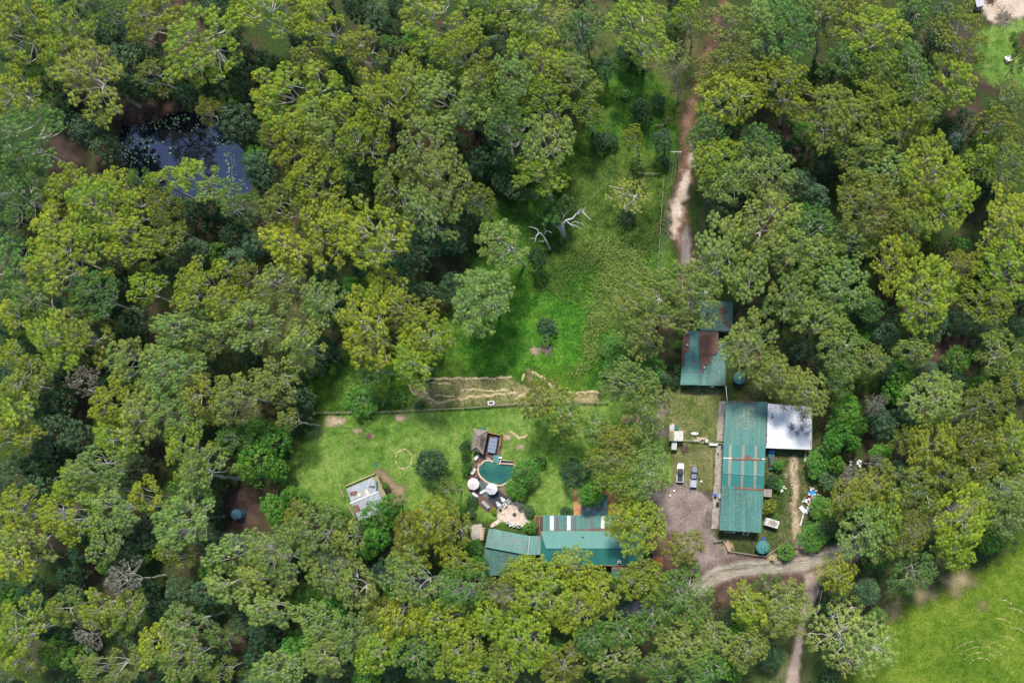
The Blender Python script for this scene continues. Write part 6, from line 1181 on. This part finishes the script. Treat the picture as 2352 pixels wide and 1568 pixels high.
for i in range(len(pw)):
    a = Vector(pw[i-1]); c = Vector(pw[(i+1) % len(pw)]); d = (c-a).normalized(); nrm = Vector((d.y, -d.x))
    q = Vector(pw[i])
    if (q+nrm*.1-Vector((cxp, cyp))).length < (q-Vector((cxp, cyp))).length: nrm = -nrm
    po.append(tuple(q+nrm*.38))
t = empty('swimming_pool', (0, 0, 0), label='freeform swimming pool with murky green water and a sandstone rim', cat='swimming pool'); t.location = (cxp, cyp, 0)
sh = lambda L: [(p[0]-cxp, p[1]-cyp) for p in L]
MB().ring(sh(pw), sh(po), 0, Z0+.04).build('coping', M['tan'], t); MB().prism(sh(pw), .02, Z0-.04).build('water', M['pool'], t)
for x, y in ((900, 1022), (962, 1020), (1022, 1035), (1080, 1062)): p = zp(C1(x, y)); MB().cyl((p[0]-cxp, p[1]-cyp), .16, Z0-.04, Z0-.02, 14).build('underwater_seat', M['slate'], t)
p = zp(C1(720, 1080)); mb = MB(); mb.cyl((p[0], p[1]), .62, 0, .55, 12, .5); mb.build('round_stump', M['timber'], label='round brown stump platform at the left rim of the swimming pool', cat='stump')
q = [C1(1225, 935), C1(1570, 975), C1(1565, 1065), C1(1225, 1040)]; P = [zp(x, .8)[:2] for x in q]; t = empty('water_feature', (P[0][0], P[0][1], 0), label='long dark water trough with a sandstone edge at the top of the pool', cat='water feature')
P = [(a-P[0][0], b_-P[0][1]) for a, b_ in P]; ci = [(a*.93+.25, b_*.62-.22) for a, b_ in P]; MB().ring(ci, P, 0, .8).build('wall', M['tan'], t); MB().prism(ci, .05, .7).build('water', M['navy'], t)
q = [C1(1075, 820), C1(1220, 840), C1(1200, 1020), C1(1060, 1005)]; MB().prism([zp(x, .6)[:2] for x in q], .2, .6).build('pool_box', M['roof_teal'], label='flat teal box roof between swim spa and water trough', cat='pool box')
box_item('white_box', C1(1257, 893), (.85, .45, .7), -.08, 'white', 'small white cabinet right of the flat teal box', 'cabinet')
# swim spa
q = C1(1045, 590); p = zp(q, 1.1); t = empty('swim_spa', (p[0], p[1], 0), rad(-10), label='rectangular swim spa under a segmented blue-grey cover', cat='spa'); M['spa'] = plain('spa_cover', (.20, .24, .32), .55, 0, .08); rr = .35
def rrect(w_, h_, r, n_=5): return [(sx*(w_/2-r)+r*math.cos(a0+math.pi/2*i/n_), sy*(h_/2-r)+r*math.sin(a0+math.pi/2*i/n_)) for sx, sy, a0 in ((1, 1, 0), (-1, 1, math.pi/2), (-1, -1, math.pi), (1, -1, 1.5*math.pi)) for i in range(n_+1)]
MB().prism(rrect(2.35, 4.15, .35), .2, 1.05).build('shell', M['charcoal'], t)
for k in range(4): MB().box((0, 1.5-k*1.0, 1.11), (2.2 if k in (1, 2) else 2.1, .96, .12)).build('cover_panel', M['spa'], t, bevel=.05)
MB().cyl((.55, 2.2), .2, .6, 1.1, 12).build('filter_cap', M['ltblue'], t)
# spa surround wall
fence('fence', [C1(920, 268), C1(1288, 348), C1(1262, 585)], 1.2, 'pinkish low wall around the top right of the swim spa', 'terracotta', w_=.14, solid=True, step=30)
fence('fence', [C1(1290, 590), C1(1600, 640), C1(1860, 720)], 1.1, 'thin dark wire fence right of the swim spa', 'dbark' if False else 'timber', w_=.05)
# thatched hut
q = [C1(578, 165), C1(930, 215), C1(815, 800), C1(520, 700)]; R1 = C1(690, 350); R2 = C1(645, 620); b = Bld('thatched_hut', C1(700, 480), 'weathered grey thatched gazebo left of the swim spa', 'gazebo')
ez, rz = 2.3, 3.5
for pts, zs in (([q[0], q[1], R1], [ez, ez, rz]), ([q[1], q[2], R2, R1], [ez, ez, rz, rz]), ([q[2], q[3], R2], [ez, ez, rz]), ([q[3], q[0], R1, R2], [ez, ez, rz, rz])): b.roof(pts, zs, 'thatch', .22)
for c_ in q: p = b.p(lerp(c_, C1(700, 480), .12), 2.2); MB().cyl(p, .09, 0, 2.4, 8).build('post', M['timber'], b.o)
for c_, r_ in ((q[0], R1), (q[1], R1), (q[2], R2), (q[3], R2)): MB().tube([b.p(c_, ez+.05), b.p(r_, rz+.05)], .17, 6).build('hip_roll', M['timber'], b.o)
MB().tube([b.p(R1, rz+.05), b.p(R2, rz+.05)], .10, 6).build('ridge_roll', M['brick'], b.o)
litter(b.o, [C1(720, 380), C1(860, 340), C1(800, 640), C1(740, 660)], 3.1, 200, m='dbark'); 
box_item('cushion_box', C1(810, 182), (1.5, .55, .8), -.1, 'teal', 'teal storage box behind the top of the thatched gazebo', 'storage box')
# umbrellas
def umbrella(dc, r, m, label, sides=8, rot=0.2, slit=False):
    z = 2.35; p = W(*dc, z); t = empty('patio_umbrella', (p[0], p[1], 0), rot, label=label, cat='umbrella')
    cr = [(r*math.cos(6.283*i/sides), r*math.sin(6.283*i/sides), z-.35) for i in range(sides)]; v = [(0, 0, z+.2)]+cr; mb = MB(); mb.add(v, [(0, 1+i, 1+(i+1) % sides) for i in range(sides)])
    cn = mb.build('canopy', M[m], t); so_ = cn.modifiers.new('s', 'SOLIDIFY'); so_.thickness = .02
    for i in range(sides): a = 6.283*i/sides; MB().tube([(0, 0, z+.21), (r*.99*math.cos(a), r*.99*math.sin(a), z-.33)], .014, 4).build('seam', M['umbseam'], t)
    MB().tube([(0, 0, .2), (0, 0, z+.32)], .035, 8).build('pole', M['timber'], t); MB().cyl((0, 0), .35, .2, .3, 16).build('base', M['charcoal'], t); MB().cyl((0, 0), .12, z+.14, z+.24, 10, .03).build('cap', M['timber'], t)
    if slit: MB().tube([(-.05, .05, z+.22), (-r*.6, r*.42, z-.05)], .03, 4).build('open_seam', M['charcoal'], t)
    return t
M['umbseam'] = plain('umbrella_seam', (.55, .53, .55), .7); M['umb1'] = plain('cream_canvas', (.66, .62, .58), .8, 0, .03); M['umb2'] = plain('pale_lilac_canvas', (.58, .57, .64), .8, 0, .03)
umbrella(C2(468, 290), 1.66, 'umb1', 'cream octagonal patio umbrella left of the pool'); umbrella(C2(925, 412), 1.62, 'umb2', 'pale lilac ribbed patio umbrella below the pool', 8, .5, True)
# paving and rug
def flat(name, q, z, m, label, cat, h=.03): MB().prism([W2(*x, z) for x in q], z-h, z).build(name, M[m], label=label, cat=cat)
flat('slate_paving', [C2(590, 190), C2(870, 260), C2(1000, 300), C2(1080, 430), C2(820, 660), C2(610, 500)], .235, 'slate', 'grey-green slate paving between the two umbrellas', 'paving')
flat('outdoor_rug', [C2(830, 668), C2(1095, 430), C2(1330, 640), C2(1085, 925)], .27, 'charcoal', 'large dark blue square rug below the lilac umbrella', 'rug')
flat('brick_border', [C2(1110, 420), C2(1230, 300), C2(1330, 400), C2(1330, 600), C2(1290, 590)], .20, 'brick', 'red-brown paving wedge between rug and fruit tree', 'paving', .2)
STN = [C2(*x) for x in [(1060, 950), (1200, 860), (1330, 800), (1450, 740), (1600, 740), (1700, 790), (1750, 880), (1780, 1000), (1830, 1180), (1930, 1225), (1850, 1270), (1750, 1310), (1680, 1360), (1560, 1330), (1420, 1290), (1200, 1225), (1090, 1290), (930, 1370), (905, 1310), (1010, 1220), (1090, 1160), (1060, 1060)]]
MB().prism([W2(*x, .1) for x in arcpts(STN, 3)], 0, .10).build('stone_patio', M['stone'], label='irregular pale sandstone patio with a fire bowl', cat='patio')
# furniture
def lounger(dc, L, w_, rz, m, label, z=.2, back=True, name='sun_lounger', cat='sun lounger'):
    p = W2(*dc, z); t = empty(name, (p[0], p[1], z), rz, label=label, cat=cat); MB().box((0, 0, .32), (L, w_, .12)).build('seat', M[m], t, bevel=.04)
    if back: o = MB().box((-L*.3, 0, .50), (L*.36, w_*.96, .08)).build('backrest', M[m], t, bevel=.03); o.rotation_euler = (0, .35, 0); o.location = (-.12, 0, -.1)
    for sx in (-1, 1):
        for sy in (-1, 1): MB().box((sx*(L/2-.12), sy*(w_/2-.1), .13), (.07, .07, .26)).build('leg', M['steel'], t)
    return t
def table(dc, L, w_, rz, m, label, z=.2, h=.7): 
    t = bench('table', dc, L, w_, h, rz, m, label, 'table'); p = W2(*dc, z); t.location = (p[0], p[1], z); return t
def armchair(dc, s_, rz, m, label, z=.1, cush='steel', grp=None):
    p = W2(*dc, z); t = empty('armchair', (p[0], p[1], z), rz, label=label, cat='armchair', group=grp); MB().box((0, 0, .22), (s_, s_, .3)).build('seat', M[m], t, bevel=.04); MB().box((0, s_*.42, .52), (s_, s_*.16, .5)).build('backrest', M[m], t, bevel=.03)
    for sx in (-1, 1): MB().box((sx*s_*.44, -.04, .48), (s_*.12, s_*.82, .2)).build('armrest', M[m], t, bevel=.02)
    MB().box((0, -.05, .42), (s_*.72, s_*.66, .1)).build('cushion', M[cush], t, bevel=.04); return t
def adirondack(dc, rz, label):
    p = W2(*dc, .27); t = empty('garden_chair', (p[0], p[1], .27), rz, label=label, cat='chair', group=None); MB().prism([(-.3, -.35), (.3, -.35), (.38, .25), (-.38, .25)], .34, .40).build('seat', M['white'], t)
    o = MB().prism(rrect(.62, .95, .28, 4), 0, .06).build('backrest', M['white'], t); o.location = (0, .62, .62); o.rotation_euler = (.6, 0, 0)
    for sx in (-1, 1):
        MB().box((sx*.42, -.02, .58), (.13, .8, .04)).build('armrest', M['white'], t)
        MB().box((sx*.40, -.35, .28), (.06, .08, .56)).build('leg', M['white'], t); MB().box((sx*.36, .3, .2), (.06, .08, .4)).build('leg', M['white'], t)
adirondack(C2(1240, 690), rad(38), 'upper of two white rounded-back garden chairs on the dark rug'); adirondack(C2(1130, 805), rad(35), 'lower of two white rounded-back garden chairs on the dark rug')
armchair(C2(1393, 718), .95, rad(-160), 'white', 'white armchair beside the fruit tree at the patio top'); armchair(C2(1285, 812), .95, rad(-140), 'white', 'white armchair just below the slanting pole')
for (x, y), rz, lab, m_ in (((1338, 1238), rad(30), 'leftmost grey-white armchair on the lower patio rim', 'whitedirty'), ((1425, 1290), rad(25), 'middle wide white armchair on the lower patio rim', 'white'), ((1505, 1318), rad(12), 'third white armchair on the lower patio rim', 'whitedirty'), ((1628, 1342), rad(-10), 'dark grey armchair at the right end of the lower patio rim', 'steel')):
    armchair(C2(x, y), .85 if x != 1425 else 1.0, rz+math.pi, m_, lab, cush='charcoal' if m_ == 'steel' else 'steel')
lounger(C2(728, 482), 1.7, .62, rad(32), 'white', 'white sun lounger poking out from under the lilac umbrella'); lounger(C2(530, 560), 1.9, .8, rad(-52), 'white', 'white sofa below the cream umbrella', name='outdoor_sofa', cat='sofa')
table(C2(805, 808), 2.6, .85, rad(-45), 'steel', 'long grey table on the dark deck below the umbrellas'); lounger(C1(660, 888), 1.8, .85, rad(58), 'whitedirty', 'pale grey daybed below the thatched gazebo'); lounger(C1(575, 1235), 1.9, .95, rad(62), 'whitedirty', 'pale rounded sofa on the deck left of the pool', name='outdoor_sofa', cat='sofa')
box_item('side_table', C2(605, 150), (.75, .85, .4), .65, 'charcoal', 'dark square side table at the pool rim above the cream umbrella', 'table', .2); box_item('side_table', C2(1155, 940), (.75, .7, .35), .6, 'charcoal', 'dark square table where rug and stone patio meet', 'table', .1)
p = W2(*C2(1508, 1045), .1); t = empty('fire_bowl', (p[0], p[1], .1), label='round dark fire bowl in the middle of the stone patio', cat='fire bowl'); n_ = 18
MB().ring([(.3*math.cos(6.283*i/n_), .3*math.sin(6.283*i/n_)) for i in range(n_)], [(.44*math.cos(6.283*i/n_), .44*math.sin(6.283*i/n_)) for i in range(n_)], 0, .45).build('rim', M['black'], t); MB().cyl((0, 0), .31, .05, .3, 16).build('ash', M['slate'], t)
a = W(*C2(1100, 905), 1.2); c = W(*C2(1412, 595), 1.2); fo = empty('pool_fence_rail', (a[0], a[1], 0), label='white slanting pool fence rail between rug and stone patio', cat='fence'); d_ = Vector(c)-Vector(a)
MB().tube([(0, 0, 1.2), (d_.x, d_.y, 1.2)], .07, 6).build('rail', M['white'], fo)
for k in range(5): MB().box((d_.x*k/4, d_.y*k/4, .65), (.06, .06, 1.1)).build('post', M['steel'], fo)
box_item('lounge_mat', C1(940, 910), (.9, .3, .05), -.4, 'steel', 'small grey mat on the deck above the pool', 'mat', .2)
p = zp(C1(1543, 1243)); MB().cyl((p[0], p[1]), .13, .27, .36, 12).build('pool_float', M['white'], label='tiny white float at the right side of the pool water', cat='float')
# ---------------------------------------------------------------- pond: lilies
def lily_mesh(s):
    n_ = 9; v = [(0, 0, 0)]+[(math.cos(.35+5.6*i/n_), math.sin(.35+5.6*i/n_), 0) for i in range(n_+1)]; me = bpy.data.meshes.new('lily_pad'); me.from_pydata(v, [], [(0, i, i+1) for i in range(1, n_+1)]); me.materials.append(M['lily']); return me
lm = lily_mesh(1)
spots = []
def clus(cx_, cy_, sx, sy, n_, rot=0):
    for k in range(n_):
        a, c = R_.gauss(0, sx), R_.gauss(0, sy); x = cx_+a*math.cos(rot)-c*math.sin(rot); y = cy_+a*math.sin(rot)+c*math.cos(rot); dx, dy = T(0, x, y)
        if inp(POND, dx, dy) > 2 and all((x-p_[0])**2+(y-p_[1])**2 > 150 for p_ in spots): spots.append((x, y))
clus(1030, 820, 90, 30, 46, -.3); clus(1250, 790, 110, 20, 40); clus(900, 930, 50, 50, 40); clus(870, 1080, 35, 90, 50); clus(1180, 850, 110, 30, 30); clus(1430, 900, 50, 15, 18, .5); clus(1510, 970, 45, 20, 22, .4); clus(1560, 1100, 18, 70, 44); clus(1580, 1180, 20, 25, 20); clus(1600, 1000, 40, 20, 12); clus(1640, 1240, 15, 25, 10); clus(1000, 1000, 90, 60, 24); clus(1500, 1290, 40, 12, 10)
for i, (x, y) in enumerate(spots[:295]):
    dx, dy = T(0, x, y); p = W2(dx, dy); east = x > 1400
    o = bpy.data.objects.new('lily_pad', lm); col.objects.link(o); o.location = (p[0], p[1], -.43); s_ = R_.uniform(.16, .34); o.scale = (s_, s_, s_); o.rotation_euler = (0, 0, R_.uniform(0, 6.28))
    tag(o, 'pale lily pad on the blue-lit right half of the pond' if east else 'pale lily pad on the dark left half of the pond', 'lily pad', 'lily pads on the right of the pond' if east else 'lily pads on the left of the pond')
p = W2(*T(0, 1373, 1078)); MB().cyl(p, .16, -.5, -.25, 12, .1).build('buoy', M['white'], label='tiny white buoy in the middle of the pond', cat='buoy')
# ---------------------------------------------------------------- half-dead tree, logs, power pole
def polytree(lines, m, z0=7, parent=None, nm='bare_limb'):
    o = None
    for L in lines:
        (zz, rs, pts) = L; mb = MB(); q = []
        n_ = len(pts); loc = parent.location
        for i, (x, y) in enumerate(pts):
            z = zz[0]+(zz[1]-zz[0])*i/(n_-1); a = W(x, y, z); q.append((a[0]-loc.x, a[1]-loc.y, z))
        mb.tube(q, [rs[0]+(rs[1]-rs[0])*i/(n_-1) for i in range(n_)], 6); mb.build(nm, M[m], parent, smooth=True)
F6 = crop(1360, 330, .25510)
base = W2(*F6(815, 1290)); t = empty('half_dead_tree', (*base, 0), label='half-dead tree with bare curving white limbs in the meadow', cat='tree'); LN = [
 ((0, 7), (.55, .32), [F6(815, 1290), F6(800, 1220), F6(790, 1155)]), ((7, 9), (.30, .16), [F6(785, 1150), F6(830, 1105), F6(900, 1085), F6(935, 1040), F6(1000, 1010), F6(1020, 1000)]), ((9, 9.6), (.12, .04), [F6(935, 1040), F6(975, 990), F6(1030, 985), F6(1033, 962)]),
 ((9, 9), (.14, .04), [F6(1010, 1010), F6(1030, 1040), F6(1065, 1070), F6(1085, 1095), F6(1110, 1100)]), ((7.2, 8), (.16, .04), [F6(830, 1115), F6(870, 1145), F6(915, 1185)]), ((7.5, 8.4), (.13, .03), [F6(875, 1145), F6(930, 1165), F6(995, 1200)]), ((7.7, 8.6), (.11, .03), [F6(880, 1140), F6(925, 1115), F6(970, 1138), F6(1000, 1130), F6(1030, 1185)]),
 ((6, 8), (.2, .05), [F6(790, 1130), F6(800, 1060), F6(840, 1010), F6(875, 990)]), ((7.2, 8), (.1, .03), [F6(800, 1050), F6(785, 1020)]), ((7, 8), (.12, .04), [F6(672, 988), F6(640, 960), F6(620, 920)]), ((7.4, 8), (.09, .03), [F6(640, 962), F6(660, 930)]), ((8, 9), (.1, .03), [F6(620, 850), F6(650, 828), F6(690, 840)]),
 ((3, 8), (.3, .1), [F6(800, 1250), F6(720, 1100), F6(660, 1000)]), ((2, 7), (.25, .1), [F6(800, 1270), F6(740, 1180), F6(650, 1120)])]
polytree(LN, 'dead', parent=t)
cl = []; rl = []
for x, y, z, r, n_ in ((660, 1080, 8, 1.9, 14), (600, 1060, 7, 1.5, 8), (720, 1020, 8.5, 1.6, 10), (830, 910, 9, 1.6, 10), (610, 960, 7, 1.6, 8), (700, 960, 7.5, 1.2, 6), (600, 880, 7, 1.2, 5), (720, 1120, 7, 1.2, 6), (820, 870, 9, .9, 4)):
    a = W(*F6(x, y), z)
    for k in range(n_): cl.append((a[0]-base[0]+R_.gauss(0, r*.5), a[1]-base[1]+R_.gauss(0, r*.5), z+R_.gauss(0, .6))); rl.append(R_.uniform(.6, 1.0))
o = bpy.data.objects.new('crown', leaf_mesh('crown', cl, rl, 80, .36, 91, .75)); o.parent = t; col.objects.link(o); o.color = (.085, .185, .035, 1)
base = W2(*F6(640, 1392)); t = empty('dead_branch', (*base, 0), label='bare white forked dead tree below left of the half-dead tree', cat='dead tree')
polytree([((2, 6), (.26, .16), [F6(640, 1390), F6(610, 1330), F6(580, 1280), F6(550, 1245), F6(525, 1240)]), ((6, 7), (.14, .04), [F6(530, 1240), F6(510, 1200), F6(460, 1180), F6(420, 1175)]), ((6, 6), (.14, .04), [F6(530, 1240), F6(500, 1280), F6(495, 1320), F6(475, 1355)]), ((6, 6.4), (.08, .03), [F6(500, 1310), F6(455, 1300), F6(425, 1297)]),
 ((5, 7), (.14, .04), [F6(580, 1275), F6(610, 1220), F6(640, 1225), F6(670, 1240)]), ((6.4, 7), (.08, .03), [F6(612, 1220), F6(590, 1190)]), ((4, 5), (.09, .03), [F6(600, 1310), F6(570, 1340), F6(530, 1325)]), ((0, 2), (.3, .26), [F6(655, 1425), F6(640, 1390)])], 'dead', parent=t)
base = W2(*F6(478, 890)); t = empty('dead_branch', (*base, 0), label='tangled greyish dead treetop above left of the half-dead tree', cat='dead tree')
polytree([((0, 5), (.14, .08), [F6(470, 895), F6(478, 860)])]+[((5, 7), (.08, .025), [F6(478, 862), F6(a, b_), F6(c_, d_)]) for a, b_, c_, d_ in ((450, 850, 415, 845), (470, 820, 465, 760), (500, 830, 490, 790), (520, 850, 535, 815), (440, 870, 425, 880), (500, 870, 530, 840), (480, 800, 500, 770), (455, 840, 430, 820))], 'timber', parent=t)
a = F6(2042, 540); tp = F6(2040, 460); h_ = 7.5; t = empty('power_pole', (*W2(*a), 0), label='timber power pole with a cross-arm beside the sandy track', cat='power pole')
base = W2(*a); top = W(*tp, 0); hz = 9.0; MB().tube([(0, 0, 0), (0, 0, hz)], [.17, .13], 8).build('pole', M['timber'], t); MB().box((0, 0, hz-.4), (2.7, .12, .14)).build('cross_arm', M['whitedirty'], t)
for k in (-1.2, -.4, .4, 1.2): MB().cyl((k, 0), .06, hz-.33, hz-.1, 8).build('insulator', M['white'], t)
for k, xo in enumerate((-1.2, -.4, .4, 1.2)):
    s0 = Vector((base[0]+xo, base[1], hz-.12)); e0 = Vector((*W2(1470, 1000+k*6), 8.0)); pts = []
    for i in range(13): u = i/12; q = s0.lerp(e0, u); q.z -= 4*u*(1-u)*2.2; pts.append(q)
    MB().tube(pts, .022, 4).build('power_line', M['steel'], label=['first', 'second', 'third', 'fourth'][k]+' thin power line from the left, running down from the pole over the meadow', cat='power line')
p1, p2 = W2(*T(4, 150, 1070)), W2(*T(4, 160, 1130)); 
wallseg('short pinkish log on the grass left of the straw rows', T(4, 168, 1050), T(4, 165, 1100), .3, .35, 'tan', 'log', 'log')
wallseg('thin brown log below the short pinkish one', T(4, 290, 1195), T(4, 278, 1240), .25, .25, 'timber', 'log', 'log')
wallseg('long fallen pale branch lying in the upper left forest gap', (1400, 428), (1432, 436), .15, .15, 'dead', 'log', 'log')

# ---------------------------------------------------------------- labels of the trees, from where they stand
LM = {'lily pond': (425, 350), 'half-dead white-limbed tree': (1285, 510), 'power pole': (1556, 372), 'white shed roof': (1812, 978), 'litter-strewn cabin roof': (1620, 800), 'long green house': (1360, 1258), 'round ribbed green tank': (1752, 1256), 'rubbish heap': (1858, 1142),
      'grey slab hut': (838, 1130), 'swimming pool': (1135, 1080), 'round white forest tank': (2195, 320), 'bright paddock': (2220, 1450), 'blue-grey tank in the trees': (543, 1181), 'top right yard': (2300, 40), 'straw rows': (1080, 900), 'tall dry grass': (1400, 640), 'solar-pipe roof': (1160, 1240), 'two utes': (1580, 1090)}
ORD = ['nearest', 'second nearest', 'third nearest', 'fourth nearest', 'fifth nearest', 'sixth nearest', 'seventh nearest', 'eighth nearest', 'ninth nearest', 'tenth nearest', '11th nearest', '12th nearest', '13th nearest', '14th nearest', '15th nearest']
buck = {}
for o, dx, dy, t_, nm in ALLT:
    if 'label' in o: continue
    lm_ = min(LM, key=lambda k: math.hypot(dx-LM[k][0], dy-LM[k][1])); a = math.degrees(math.atan2(LM[lm_][1]-dy, dx-LM[lm_][0])) % 360
    d = ['right of', 'above right of', 'above', 'above left of', 'left of', 'below left of', 'below', 'below right of'][int((a+22.5)//45) % 8]
    kindw = {'eucalyptus_tree': 'eucalyptus', 'leafy_tree': 'leafy tree', 'shrub': 'low shrub'}[nm]
    buck.setdefault((CNAME[t_], kindw, d, lm_), []).append((math.hypot(dx-LM[lm_][0], dy-LM[lm_][1]), o))
for (cn, kw, d, lm_), L in buck.items():
    L.sort(key=lambda q: q[0])
    for i, (_, o) in enumerate(L):
        o['label'] = f"{cn} {kw} {d} the {lm_}"+(f", {ORD[min(i, 14)]}" if len(L) > 1 else '')
        if kw != 'low shrub': o['category'] = 'tree'
        else: o['category'] = 'shrub'
        o['group'] = {'eucalyptus': 'eucalyptus trees of the forest', 'leafy tree': 'leafy understorey trees', 'low shrub': 'low shrubs of the forest'}[kw]
